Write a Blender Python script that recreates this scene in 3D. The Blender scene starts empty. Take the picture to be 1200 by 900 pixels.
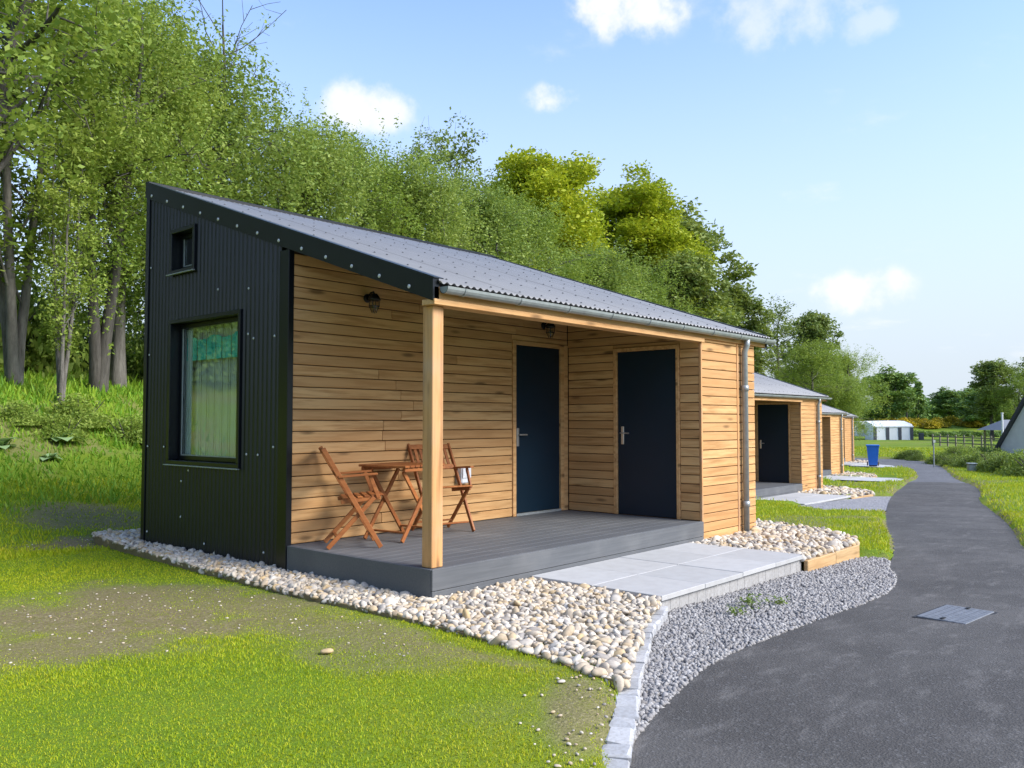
import bpy, bmesh, math, random
import numpy as np
from mathutils import Vector, Matrix

S = bpy.context.scene
COL = S.collection
rnd = random.Random(7)
rs = np.random.RandomState(11)

# ------------------------------------------------------------------ camera, sky, sun, exposure
CAM = (-4.551, -4.841, 1.14); YAW = .849; PIT = .044
cd = bpy.data.cameras.new('camera'); cam = bpy.data.objects.new('camera', cd); COL.objects.link(cam)
cam.location = CAM; cam.rotation_euler = (math.pi/2 + PIT, 0, -YAW)
cd.sensor_width = 36; cd.lens = 36*998.675/1200; cd.clip_start = .05; cd.clip_end = 3000
S.camera = cam

SUN_AZ, SUN_EL = math.radians(160), math.radians(38)      # azimuth from +Y towards +X
w = bpy.data.worlds.new('World'); S.world = w; w.use_nodes = True
nt = w.node_tree; nt.nodes.clear()
def N(nt, t, **k):
    n = nt.nodes.new(t)
    for a, b in k.items(): setattr(n, a, b)
    return n
def LK(nt, a, b): nt.links.new(a, b)
sky = N(nt, 'ShaderNodeTexSky', sky_type='NISHITA', sun_disc=False, sun_elevation=SUN_EL, sun_rotation=SUN_AZ,
        altitude=0, air_density=1.0, dust_density=.5, ozone_density=1.2)
bg = N(nt, 'ShaderNodeBackground'); out = N(nt, 'ShaderNodeOutputWorld')
bg.inputs['Strength'].default_value = .15
tc = N(nt, 'ShaderNodeTexCoord')
def math_n(nt, op, a, b=None, clamp=False):
    m = N(nt, 'ShaderNodeMath', operation=op, use_clamp=clamp)
    for i, v in enumerate((a, b)):
        if v is None: continue
        if isinstance(v, (int, float)): m.inputs[i].default_value = v
        else: LK(nt, v, m.inputs[i])
    return m.outputs[0]
def rng_n(nt, v, a, b, c=0, d=1):
    m = N(nt, 'ShaderNodeMapRange', interpolation_type='SMOOTHSTEP')
    m.inputs[1].default_value = a; m.inputs[2].default_value = b; m.inputs[3].default_value = c; m.inputs[4].default_value = d
    LK(nt, v, m.inputs[0]); return m.outputs[0]
sep = N(nt, 'ShaderNodeSeparateXYZ'); LK(nt, tc.outputs['Generated'], sep.inputs[0])
zz = math_n(nt, 'ADD', sep.outputs[2], .12)
cmb = N(nt, 'ShaderNodeCombineXYZ')
LK(nt, math_n(nt, 'DIVIDE', sep.outputs[0], zz), cmb.inputs[0]); LK(nt, math_n(nt, 'DIVIDE', sep.outputs[1], zz), cmb.inputs[1])
no = N(nt, 'ShaderNodeTexNoise'); no.inputs['Scale'].default_value = 1.7; no.inputs['Detail'].default_value = 8; no.inputs['Roughness'].default_value = .62
LK(nt, cmb.outputs[0], no.inputs['Vector'])
no2 = N(nt, 'ShaderNodeTexNoise'); no2.inputs['Scale'].default_value = 17; no2.inputs['Detail'].default_value = 7; no2.inputs['Roughness'].default_value = .58
LK(nt, tc.outputs['Generated'], no2.inputs['Vector'])
acc = rng_n(nt, no.outputs['Fac'], .56, .78, 0, .55)
for d, a, b, s in (((.75, .491, .443), .10, .0, 1.0), ((.734, .577, .359), .052, .0, 1.0), ((.588, .731, .346), .085, .0, .9),
                   ((.936, .321, .142), .08, .0, 1.0), ((.84, .35, .43), .12, 0, .55), ((.344, .886, .312), .2, .0, .9), ((.87, .29, .40), .05, 0, .4)):
    dv = Vector(d).normalized()
    df = N(nt, 'ShaderNodeVectorMath', operation='SUBTRACT'); df.inputs[1].default_value = dv
    LK(nt, tc.outputs['Generated'], df.inputs[0])
    sc_ = N(nt, 'ShaderNodeVectorMath', operation='MULTIPLY'); sc_.inputs[1].default_value = (1, 1, 1.9); LK(nt, df.outputs[0], sc_.inputs[0])
    ln = N(nt, 'ShaderNodeVectorMath', operation='LENGTH'); LK(nt, sc_.outputs[0], ln.inputs[0])
    fall = rng_n(nt, ln.outputs['Value'], 0, a, 1, 0)
    k = math_n(nt, 'ADD', fall, math_n(nt, 'MULTIPLY', math_n(nt, 'SUBTRACT', no2.outputs['Fac'], .5), 3.0))
    k = math_n(nt, 'MULTIPLY', rng_n(nt, k, .2, 1.1, 0, s), rng_n(nt, fall, 0, .4))
    acc = math_n(nt, 'MAXIMUM', acc, k)
# thin bright veil towards the horizon
veil = rng_n(nt, sep.outputs[2], .0, .52, 1.0, .0)
mx0 = N(nt, 'ShaderNodeMix', data_type='RGBA'); LK(nt, veil, mx0.inputs[0]); tn = N(nt, 'ShaderNodeMix', data_type='RGBA', blend_type='MULTIPLY'); tn.inputs[0].default_value = 1; tn.inputs[7].default_value = (.80, .83, .96, 1); LK(nt, sky.outputs[0], tn.inputs[6]); LK(nt, tn.outputs[2], mx0.inputs[6]); mx0.inputs[7].default_value = (1.92, 2.16, 2.42, 1)
mx = N(nt, 'ShaderNodeMix', data_type='RGBA'); LK(nt, acc, mx.inputs[0]); LK(nt, mx0.outputs[2], mx.inputs[6]); mx.inputs[7].default_value = (2.75, 2.8, 2.85, 1)
LK(nt, mx.outputs[2], bg.inputs['Color']); LK(nt, bg.outputs[0], out.inputs[0])

sd = bpy.data.lights.new('sun', 'SUN'); sun = bpy.data.objects.new('sun', sd); COL.objects.link(sun)
sd.energy = 2.5; sd.angle = math.radians(34); sd.color = (1, .95, .87)
sv = Vector((math.sin(SUN_AZ)*math.cos(SUN_EL), math.cos(SUN_AZ)*math.cos(SUN_EL), math.sin(SUN_EL)))
sun.rotation_euler = sv.to_track_quat('Z', 'Y').to_euler(); sun.location = (10, -20, 25)
S.view_settings.view_transform = 'Standard'; S.view_settings.look = 'None'; S.view_settings.gamma = 1
S.view_settings.exposure = 1.36
S.render.engine = 'CYCLES'; S.cycles.use_denoising = True; S.cycles.max_bounces = 6; S.cycles.transparent_max_bounces = 12
S.cycles.use_adaptive_sampling = True

# ------------------------------------------------------------------ helpers
def tag(o, label=None, cat=None, group=None, kind=None):
    for k, v in (('label', label), ('category', cat), ('group', group), ('kind', kind)):
        if v: o[k] = v
    return o
def link(o, parent=None):
    COL.objects.link(o)
    if parent: o.parent = parent
    return o
def empty(name, loc=(0, 0, 0), rz=0):
    o = bpy.data.objects.new(name, None); o.empty_display_size = .2; COL.objects.link(o)
    o.location = loc; o.rotation_euler[2] = rz; return o
def copy_tree(o, parent=None):
    c = o.copy(); COL.objects.link(c); c.parent = parent
    for ch in list(o.children): copy_tree(ch, c)
    return c
class MB:
    def __init__(s): s.v = []; s.f = []
    def add(s, v, f):
        b = len(s.v); s.v += [tuple(p) for p in v]; s.f += [tuple(i + b for i in q) for q in f]; return s
    def box(s, x0, x1, y0, y1, z0, z1, ch=0):
        if ch <= 0:
            return s.add([(x0,y0,z0),(x1,y0,z0),(x1,y1,z0),(x0,y1,z0),(x0,y0,z1),(x1,y0,z1),(x1,y1,z1),(x0,y1,z1)],
                         [(3,2,1,0),(4,5,6,7),(0,1,5,4),(1,2,6,5),(2,3,7,6),(3,0,4,7)])
        c = ch; V = []; F = []; idx = {}
        ax = ((x0, x1), (y0, y1), (z0, z1))
        for i in (0, 1):
            for j in (0, 1):
                for k in (0, 1):
                    for a in range(3):
                        p = []
                        for m, b in enumerate((i, j, k)):
                            q = ax[m][b]
                            if m != a: q += c if b == 0 else -c
                            p.append(q)
                        idx[(i, j, k, a)] = len(V); V.append(tuple(p))
        for a in range(3):
            o1, o2 = (a+1) % 3, (a+2) % 3
            for sd_ in (0, 1):
                q = []
                for (u, t) in ((0,0),(1,0),(1,1),(0,1)):
                    b = [0,0,0]; b[a] = sd_; b[o1] = u; b[o2] = t; q.append(idx[(*b, a)])
                F.append(tuple(q if sd_ else q[::-1]))
            for u in (0, 1):
                for t in (0, 1):
                    b0 = [0,0,0]; b0[a] = 0; b0[o1] = u; b0[o2] = t; b1 = b0[:]; b1[a] = 1
                    q = (idx[(*b0, o1)], idx[(*b1, o1)], idx[(*b1, o2)], idx[(*b0, o2)])
                    F.append(q if u == t else q[::-1])
        for i in (0, 1):
            for j in (0, 1):
                for k in (0, 1):
                    q = (idx[(i,j,k,0)], idx[(i,j,k,1)], idx[(i,j,k,2)])
                    F.append(q if (i+j+k) % 2 else q[::-1])
        return s.add(V, F)
    def bar(s, a, b, wd, th, up=(0, 0, 1), ch=.003):
        a = Vector(a); b = Vector(b); d = b - a; L = d.length; d.normalize(); u = Vector(up)
        sd_ = d.cross(u).normalized(); u = sd_.cross(d)
        t = MB().box(0, L, -wd/2, wd/2, -th/2, th/2, ch)
        return s.add([a + d*p[0] + sd_*p[1] + u*p[2] for p in t.v], t.f)
    def tube(s, pts, rad, n=8, cap=True):
        pts = [Vector(p) for p in pts]; rad = rad if isinstance(rad, (list, tuple)) else [rad]*len(pts)
        V = []; F = []; ref = Vector((0, 0, 1)); d0 = (pts[1]-pts[0]).normalized()
        if abs(d0.dot(ref)) > .9: ref = Vector((1, 0, 0))
        for i, p in enumerate(pts):
            d = (pts[min(i+1, len(pts)-1)] - pts[max(i-1, 0)]).normalized()
            a = d.cross(ref).normalized(); b = a.cross(d)
            for k in range(n):
                t = 2*math.pi*k/n; V.append(p + (a*math.cos(t) + b*math.sin(t))*rad[i])
        for i in range(len(pts)-1):
            for k in range(n):
                F.append((i*n+k, (i+1)*n+k, (i+1)*n+(k+1) % n, i*n+(k+1) % n))
        if cap:
            F.append(tuple(range(n))); F.append(tuple((len(pts)-1)*n+k for k in range(n))[::-1])
        return s.add(V, F)
    def lathe(s, prof, n=16, c=(0, 0, 0)):
        V = []; F = []
        for r, z in prof:
            for k in range(n):
                t = 2*math.pi*k/n; V.append((c[0]+r*math.cos(t), c[1]+r*math.sin(t), c[2]+z))
        for i in range(len(prof)-1):
            for k in range(n): F.append((i*n+k, i*n+(k+1) % n, (i+1)*n+(k+1) % n, (i+1)*n+k))
        F.append(tuple(range(n))[::-1]); F.append(tuple((len(prof)-1)*n+k for k in range(n)))
        return s.add(V, F)
    def build(s, name, mat, parent=None, smooth=False, loc=None):
        me = bpy.data.meshes.new(name); me.from_pydata([tuple(p) for p in s.v], [], s.f)
        if mat: me.materials.append(mat)
        if smooth: me.shade_smooth()
        me.update(); o = bpy.data.objects.new(name, me); link(o, parent)
        if loc: o.location = loc
        return o
def mesh_np(name, V, F, mat, parent=None, smooth=False):
    """V (n,3) array, F (m,k) array with constant k"""
    me = bpy.data.meshes.new(name); n, (m, k) = len(V), F.shape
    me.vertices.add(n); me.vertices.foreach_set('co', np.ascontiguousarray(V, np.float32).ravel())
    me.loops.add(m*k); me.loops.foreach_set('vertex_index', F.astype(np.int32).ravel())
    me.polygons.add(m); me.polygons.foreach_set('loop_start', np.arange(0, m*k, k, dtype=np.int32))
    me.polygons.foreach_set('loop_total', np.full(m, k, np.int32))
    if smooth: me.polygons.foreach_set('use_smooth', np.ones(m, bool))
    me.update(calc_edges=True)
    if mat: me.materials.append(mat)
    o = bpy.data.objects.new(name, me); link(o, parent); return o
def inpoly(P, poly):
    x, y = P[:, 0], P[:, 1]; r = np.zeros(len(P), bool); n = len(poly)
    for i in range(n):
        x0, y0 = poly[i]; x1, y1 = poly[(i+1) % n]
        if y0 == y1: continue
        c = ((y0 > y) != (y1 > y)) & (x < (x1-x0)*(y-y0)/(y1-y0)+x0); r ^= c
    return r
def dpoly(P, poly):
    D = np.full(len(P), 1e9); n = len(poly)
    for i in range(n):
        a = np.array(poly[i]); b = np.array(poly[(i+1) % n]); ab = b-a
        t = np.clip(((P-a) @ ab)/max(ab @ ab, 1e-9), 0, 1); D = np.minimum(D, np.hypot(*(P-a-t[:, None]*ab).T))
    return D
def sm(a, b, x):
    t = np.clip((np.asarray(x, float)-a)/(b-a), 0, 1); return t*t*(3-2*t)
def smooth_line(pts, n=6):
    """Catmull-Rom resample"""
    P = [np.array(p, float) for p in pts]; o = []
    for i in range(len(P)-1):
        p0 = P[max(i-1, 0)]; p1 = P[i]; p2 = P[i+1]; p3 = P[min(i+2, len(P)-1)]
        for k in range(n):
            t = k/n; o.append(.5*((2*p1)+(p2-p0)*t+(2*p0-5*p1+4*p2-p3)*t*t+(-p0+3*p1-3*p2+p3)*t**3))
    o.append(P[-1]); return [tuple(q) for q in o]
def vnoise(x, y, sc, seed):
    """cheap smooth value noise, 0..1"""
    x = np.asarray(x)*sc + 917.3; y = np.asarray(y)*sc + 433.7; xi = np.floor(x).astype(np.int64); yi = np.floor(y).astype(np.int64); fx = x-xi; fy = y-yi
    def hh(a, b):
        q = (a*374761393 + b*668265263 + seed*974711) & 0x7fffffff; q = (q ^ (q >> 13))*1274126177 & 0x7fffffff
        return ((q ^ (q >> 16)) & 0xffff)/65535.
    fx = fx*fx*(3-2*fx); fy = fy*fy*(3-2*fy)
    return (hh(xi, yi)*(1-fx)+hh(xi+1, yi)*fx)*(1-fy)+(hh(xi, yi+1)*(1-fx)+hh(xi+1, yi+1)*fx)*fy
def fbm(x, y, sc, seed, o=4):
    r = 0; a = .5; t = 0
    for i in range(o): r = r + a*vnoise(x, y, sc*2**i, seed+i); t += a; a *= .5
    return r/t

# ------------------------------------------------------------------ materials
def newmat(name):
    m = bpy.data.materials.new(name); m.use_nodes = True; t = m.node_tree; t.nodes.clear()
    o = N(t, 'ShaderNodeOutputMaterial'); p = N(t, 'ShaderNodeBsdfPrincipled'); LK(t, p.outputs[0], o.inputs[0]); return m, t, p, o
def ramp(t, fac, stops):
    r = N(t, 'ShaderNodeValToRGB'); e = r.color_ramp.elements
    while len(e) < len(stops): e.new(.5)
    for q, (pos, c) in zip(e, stops): q.position = pos; q.color = (*c, 1)
    LK(t, fac, r.inputs[0]); return r.outputs[0]
def noise(t, vec, sc, det=4, rough=.55, dim='3D', wv=None):
    n = N(t, 'ShaderNodeTexNoise', noise_dimensions=dim); n.inputs['Scale'].default_value = sc; n.inputs['Detail'].default_value = det; n.inputs['Roughness'].default_value = rough
    if vec is not None: LK(t, vec, n.inputs['Vector'])
    if wv is not None: LK(t, wv, n.inputs['W'])
    return n.outputs['Fac']
def bump(t, p, hgt, st=.3, dist=.01):
    b = N(t, 'ShaderNodeBump'); b.inputs['Strength'].default_value = st; b.inputs['Distance'].default_value = dist
    LK(t, hgt, b.inputs['Height']); LK(t, b.outputs[0], p.inputs['Normal'])
def mix(t, fac, a, b, typ='MIX'):
    m = N(t, 'ShaderNodeMix', data_type='RGBA', blend_type=typ)
    for i, v in ((0, fac), (6, a), (7, b)):
        if isinstance(v, (int, float)): m.inputs[i].default_value = v
        elif isinstance(v, tuple): m.inputs[i].default_value = (*v, 1)
        else: LK(t, v, m.inputs[i])
    return m.outputs[2]
def scaled(t, vec, s):
    v = N(t, 'ShaderNodeVectorMath', operation='MULTIPLY'); v.inputs[1].default_value = s; LK(t, vec, v.inputs[0]); return v.outputs[0]
def objco(t): return N(t, 'ShaderNodeTexCoord').outputs['Object']
def geopos(t): return N(t, 'ShaderNodeNewGeometry').outputs['Position']
def plain(name, c, rough=.5, metal=0, var=.15, sc=8, spec=.5, bmp=0):
    m, t, p, o = newmat(name); p.inputs['Roughness'].default_value = rough; p.inputs['Metallic'].default_value = metal
    p.inputs['Specular IOR Level'].default_value = spec
    f = noise(t, objco(t), sc, 5)
    LK(t, ramp(t, f, [(.25, tuple(x*(1-var) for x in c)), (.75, tuple(min(1, x*(1+var)) for x in c))]), p.inputs['Base Color'])
    if bmp: bump(t, p, f, bmp, .004)
    return m
def wood(name, light, dark, axis='x', knots=True, rough=.62, per_board=True, weather=0.):
    m, t, p, o = newmat(name); p.inputs['Roughness'].default_value = rough; p.inputs['Specular IOR Level'].default_value = .25
    co = objco(t); oi = N(t, 'ShaderNodeObjectInfo')
    s = {'x': (1, 14, 14), 'y': (14, 1, 14), 'z': (14, 14, 1)}[axis]
    rw = math_n(t, 'MULTIPLY', oi.outputs['Random'], 37.)
    g = noise(t, scaled(t, co, tuple(q*1.6 for q in s)), 1, 6, .6, '4D', rw)
    g2 = noise(t, scaled(t, co, tuple(q*.35 if q > 1 else q*.8 for q in s)), 1.6, 2, .5, '4D', rw)
    c = ramp(t, g, [(.38, dark), (.56, light)])
    c = mix(t, rng_n(t, g2, .35, .75, 0, .5), c, tuple(x*y for x, y in zip(light, (1.12, .98, .85))))
    if per_board: c = mix(t, math_n(t, 'MULTIPLY', oi.outputs['Random'], .75), c, tuple(x*y for x, y in zip(dark, (1.05, 1.05, 1.1))))
    if knots:
        s2 = {'x': (2.2, 9, 9), 'y': (9, 2.2, 9), 'z': (9, 9, 2.2)}[axis]
        vo = N(t, 'ShaderNodeTexVoronoi', voronoi_dimensions='4D'); vo.inputs['Scale'].default_value = 1; LK(t, scaled(t, co, s2), vo.inputs['Vector']); LK(t, rw, vo.inputs['W'])
        kf = rng_n(t, vo.outputs['Distance'], .10, .30, .8, 0)
        c = mix(t, kf, c, tuple(x*.3 for x in dark))
    if weather:
        wf = noise(t, co, 2.2, 4); c = mix(t, rng_n(t, wf, .4, .8, 0, weather), c, (.42, .37, .33))
    LK(t, c, p.inputs['Base Color']); bump(t, p, g, .25, .003); return m
M = {}
M['board'] = wood('larch_cladding', (.64, .395, .175), (.40, .21, .078), 'x')
M['board_y'] = wood('larch_cladding_side', (.64, .395, .175), (.40, .21, .078), 'y')
M['timber'] = wood('sawn_timber', (.60, .36, .16), (.40, .21, .08), 'x', True, per_board=False)
M['timber_z'] = wood('sawn_timber_post', (.56, .31, .13), (.34, .17, .065), 'z', True, per_board=False, weather=.35)
M['teak'] = wood('oiled_hardwood', (.40, .15, .045), (.22, .07, .02), 'x', False, .5)
M['edging'] = wood('edging_board', (.50, .34, .17), (.34, .21, .095), 'x', True, per_board=False)
M['black_sheet'] = plain('black_corrugated_steel', (.0030, .0060, .0095), .34, 0, .25, 3, .5)
M['black_trim'] = plain('black_flashing', (.0035, .005, .007), .34, 0, .2, 4, .35)
M['membrane'] = plain('dark_membrane', (.012, .011, .010), .8)
M['batten'] = plain('brown_batten', (.10, .06, .032), .85)  # brown backing that shows in the gaps between boards
M['roof'] = plain('grey_roof_steel', (.165, .168, .172), .38, .0, .08, 1.5, .5)
M['galv'] = plain('galvanised_steel', (.30, .325, .325), .42, .35, .18, 14)
M['screw'] = plain('zinc_screw', (.55, .56, .55), .4, .2)
M['roofscrew'] = plain('dark_roof_screw', (.075, .08, .09), .5)
M['door'] = plain('navy_door_paint', (.0026, .015, .029), .42, 0, .12, 2, .3)
M['steel'] = plain('brushed_steel', (.62, .62, .60), .3, .8, .1)
M['lantern'] = plain('black_lantern_paint', (.008, .008, .009), .4)
M['white'] = plain('white_plastic', (.75, .76, .77), .45, 0, .06)
M['concrete'] = plain('pale_concrete', (.42, .43, .43), .8, 0, .12, 6, .3, .2)
M['room'] = plain('painted_lining', (.35, .36, .33), .8, 0, .05)
M['blind'] = plain('teal_blind', (.04, .50, .44), .8, 0, .2, 6)
M['haze'] = plain('grey_green_haze', (.46, .47, .43), .9, 0, .15, 2.5)  # colour of the hazy reflection in the gable window
M['curtain'] = plain('pale_curtain', (.62, .68, .60), .9, 0, .1, 5)
M['rust'] = plain('edging_strip', (.20, .145, .075), .75, 0, .3, 6)
M['blue'] = plain('blue_bin_plastic', (.012, .13, .52), .42, 0, .08, 4)
M['rubber'] = plain('black_rubber', (.012, .012, .012), .7)
M['iron'] = plain('galvanised_cover', (.15, .16, .175), .6, .2, .2, 20)
M['lime'] = plain('white_render_wall', (.62, .61, .58), .9, 0, .08, 3, .2)
M['slate'] = plain('dark_slate', (.035, .037, .042), .6, 0, .25, 6)
M['canvas'] = plain('white_awning_canvas', (.72, .73, .75), .7, 0, .05, 2)
M['greycanvas'] = plain('dark_awning_panel', (.05, .055, .07), .6)
M['weathered'] = plain('weathered_fence_wood', (.22, .19, .15), .9, 0, .25, 9)

def glass(name, tint=(.75, .85, .8)):
    m, t, p, o = newmat(name); t.nodes.remove(p)
    tr = N(t, 'ShaderNodeBsdfTransparent'); tr.inputs[0].default_value = (*tint, 1)
    gl = N(t, 'ShaderNodeBsdfGlossy'); gl.inputs['Roughness'].default_value = .02; gl.inputs[0].default_value = (.9, .95, .92, 1)
    fr = N(t, 'ShaderNodeLayerWeight'); f3 = math_n(t, 'ADD', math_n(t, 'MULTIPLY', math_n(t, 'POWER', fr.outputs['Facing'], 3.), .8), .06)
    ms = N(t, 'ShaderNodeMixShader'); LK(t, f3, ms.inputs[0]); LK(t, tr.outputs[0], ms.inputs[1]); LK(t, gl.outputs[0], ms.inputs[2]); LK(t, ms.outputs[0], o.inputs[0]); return m
M['glass'] = glass('window_glass', (.92, .96, .94)); M['lampglass'] = glass('lantern_glass', (.8, .8, .78))

def deckmat():
    m, t, p, o = newmat('charcoal_composite_deck'); co = objco(t); oi = N(t, 'ShaderNodeObjectInfo')
    g = noise(t, scaled(t, co, (2, 60, 60)), 1, 4, .6); l = noise(t, co, 1.3, 4)
    c = ramp(t, g, [(.3, (.085, .090, .096)), (.7, (.118, .124, .130))])
    c = mix(t, rng_n(t, l, .45, .75, 0, .35), c, (.21, .21, .205))
    c = mix(t, math_n(t, 'MULTIPLY', oi.outputs['Random'], .25), c, (.075, .079, .085))
    LK(t, c, p.inputs['Base Color']); p.inputs['Roughness'].default_value = .6; p.inputs['Specular IOR Level'].default_value = .35; bump(t, p, g, .2, .002); return m
M['deck'] = deckmat()
def stonemat(name, stops, rough=.75, sc=30, dirt=.4):
    m, t, p, o = newmat(name); g = N(t, 'ShaderNodeNewGeometry'); oi = N(t, 'ShaderNodeObjectInfo')
    f = math_n(t, 'FRACT', math_n(t, 'ADD', g.outputs['Random Per Island'], oi.outputs['Random']))
    c = ramp(t, f, stops)
    n = noise(t, geopos(t), sc, 4, .6)
    c = mix(t, rng_n(t, n, .35, .75, 0, dirt), c, (.16, .14, .12)); LK(t, c, p.inputs['Base Color'])
    p.inputs['Roughness'].default_value = rough; p.inputs['Specular IOR Level'].default_value = .3; bump(t, p, n, .25, .004); return m
M['pebble'] = stonemat('river_pebble', [(0, (.54, .46, .35)), (.2, (.62, .555, .45)), (.38, (.42, .32, .20)), (.5, (.54, .48, .40)), (.64, (.25, .225, .20)), (.74, (.60, .56, .49)), (.86, (.50, .36, .18)), (1, (.53, .45, .35))])
M['chip'] = stonemat('grey_gravel_chip', [(0, (.21, .20, .195)), (.3, (.34, .33, .32)), (.55, (.26, .25, .24)), (.75, (.43, .42, .405)), (.9, (.16, .152, .148)), (1, (.31, .30, .29))], .8, 60)
M['sett'] = stonemat('granite_sett', [(0, (.34, .345, .35)), (.5, (.46, .465, .47)), (1, (.40, .405, .41))], .7, 50)
M['slab'] = stonemat('grey_paving_slab', [(0, (.39, .39, .38)), (.5, (.44, .44, .43)), (1, (.415, .412, .40))], .75, 9, .15)
M['block'] = stonemat('riser_block', [(0, (.32, .315, .305)), (.5, (.37, .365, .355)), (1, (.345, .34, .33))], .8, 40)

def asphalt(name, base, patch):
    m, t, p, o = newmat(name); co = geopos(t)
    f = noise(t, co, 130, 3, .7); l = noise(t, co, .8, 7, .7); l2 = noise(t, scaled(t, co, (1, 2.4, 1)), 2.6, 7, .72)
    vo = N(t, 'ShaderNodeTexVoronoi'); vo.inputs['Scale'].default_value = 75; LK(t, co, vo.inputs['Vector'])
    c = ramp(t, f, [(.3, tuple(x*.55 for x in base)), (.7, tuple(x*1.6 for x in base))])
    c = mix(t, rng_n(t, l, .38, .70, 0, .6), c, patch); c = mix(t, rng_n(t, l2, .50, .72, 0, .5), c, tuple(x*1.5 for x in patch))
    sp = N(t, 'ShaderNodeSeparateColor'); LK(t, vo.outputs['Color'], sp.inputs[0])
    c = mix(t, rng_n(t, sp.outputs[0], .86, .97, 0, .28), c, (.18, .18, .18))
    LK(t, c, p.inputs['Base Color']); p.inputs['Roughness'].default_value = .82; p.inputs['Specular IOR Level'].default_value = .3
    bump(t, p, math_n(t, 'ADD', vo.outputs['Distance'], f), .6, .006); return m
M['asphalt'] = asphalt('new_asphalt', (.056, .053, .049), (.118, .112, .104))
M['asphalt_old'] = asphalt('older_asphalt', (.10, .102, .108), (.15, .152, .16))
def gravelmat(name, c0, c1, sc):
    m, t, p, o = newmat(name); co = geopos(t); vo = N(t, 'ShaderNodeTexVoronoi'); vo.inputs['Scale'].default_value = sc; LK(t, co, vo.inputs['Vector'])
    sp = N(t, 'ShaderNodeSeparateColor'); LK(t, vo.outputs['Color'], sp.inputs[0])
    c = ramp(t, sp.outputs[0], [(0, c0), (1, c1)])
    LK(t, c, p.inputs['Base Color']); p.inputs['Roughness'].default_value = .85; bump(t, p, vo.outputs['Distance'], .8, .02); return m
M['gravelbase'] = gravelmat('gravel_bed', (.13, .13, .14), (.38, .38, .395), 42)
M['pebblebase'] = gravelmat('pebble_sand', (.20, .17, .13), (.50, .45, .37), 18)

def groundmat():
    m, t, p, o = newmat('lawn_soil'); co = geopos(t)
    at = N(t, 'ShaderNodeAttribute', attribute_name='bare'); sp = N(t, 'ShaderNodeSeparateColor'); LK(t, at.outputs['Color'], sp.inputs[0])
    n1 = noise(t, co, .35, 5); n2 = noise(t, co, 9, 5, .65); n3 = noise(t, co, 45, 3, .7)
    g = ramp(t, n1, [(.3, (.09, .175, .012)), (.55, (.15, .215, .014)), (.75, (.21, .235, .02))])
    g = mix(t, rng_n(t, n2, .35, .75, 0, .4), g, (.10, .12, .02))
    s = ramp(t, n3, [(.25, (.11, .085, .045)), (.55, (.20, .16, .09)), (.78, (.38, .32, .21))])
    s = mix(t, rng_n(t, n2, .46, .66, 0, .5), s, (.15, .15, .03))
    c = mix(t, sp.outputs[0], g, s); LK(t, c, p.inputs['Base Color'])
    p.inputs['Roughness'].default_value = .9; p.inputs['Specular IOR Level'].default_value = .15; bump(t, p, n3, .7, .02); return m
M['ground'] = groundmat()
def leafmat(name, stops, trans=.35, sc=.5, rough=.6):
    m, t, p, o = newmat(name); g = N(t, 'ShaderNodeNewGeometry'); oi = N(t, 'ShaderNodeObjectInfo')
    n = noise(t, g.outputs['Position'], sc, 3)
    f = math_n(t, 'ADD', math_n(t, 'MULTIPLY', g.outputs['Random Per Island'], .5), math_n(t, 'MULTIPLY', n, .6))
    f = math_n(t, 'ADD', f, math_n(t, 'MULTIPLY', math_n(t, 'SUBTRACT', oi.outputs['Random'], .5), .22))
    c = ramp(t, f, stops); LK(t, c, p.inputs['Base Color']); p.inputs['Roughness'].default_value = rough; p.inputs['Specular IOR Level'].default_value = .3
    tl = N(t, 'ShaderNodeBsdfTranslucent'); LK(t, mix(t, .4, c, (.30, .36, .03)), tl.inputs[0])
    ms = N(t, 'ShaderNodeMixShader'); ms.inputs[0].default_value = trans
    LK(t, p.outputs[0], ms.inputs[1]); LK(t, tl.outputs[0], ms.inputs[2]); LK(t, ms.outputs[0], o.inputs[0]); return m
M['grass'] = leafmat('lawn_grass', [(.15, (0.160, 0.286, 0.010)), (.45, (0.306, 0.410, 0.011)), (.7, (0.440, 0.485, 0.014)), (.95, (0.640, 0.547, 0.041))], .4, .7)
M['meadow'] = leafmat('meadow_grass', [(.15, (0.086, 0.231, 0.017)), (.5, (0.183, 0.354, 0.025)), (.85, (0.336, 0.463, 0.038))], .4, .6)
M['birchleaf'] = leafmat('birch_leaf', [(.15, (0.123, 0.206, 0.033)), (.5, (0.221, 0.318, 0.051)), (.9, (0.360, 0.433, 0.083))], .42, .35)
M['willowleaf'] = leafmat('willow_leaf', [(.15, (0.128, 0.213, 0.042)), (.5, (0.226, 0.315, 0.065)), (.9, (0.370, 0.436, 0.099))], .42, .35)
M['mapleleaf'] = leafmat('maple_leaf', [(.15, (0.150, 0.222, 0.011)), (.5, (0.301, 0.378, 0.014)), (.9, (0.492, 0.504, 0.021))], .35, .3)
M['ashleaf'] = leafmat('ash_leaf', [(.15, (0.094, 0.146, 0.034)), (.5, (0.163, 0.225, 0.050)), (.9, (0.258, 0.304, 0.073))], .3, .3)
M['oakleaf'] = leafmat('oak_leaf', [(.15, (0.071, 0.136, 0.032)), (.5, (0.126, 0.227, 0.050)), (.9, (0.216, 0.321, 0.068))], .25, .2)
M['gorse'] = leafmat('gorse_flower', [(.2, (.10, .12, .015)), (.5, (.42, .32, .015)), (.9, (.62, .45, .02))], .3, .25)
M['shrub'] = leafmat('shrub_leaf', [(.15, (0.061, 0.105, 0.025)), (.5, (0.131, 0.201, 0.038)), (.9, (0.228, 0.298, 0.052))], .35, .6)
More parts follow.
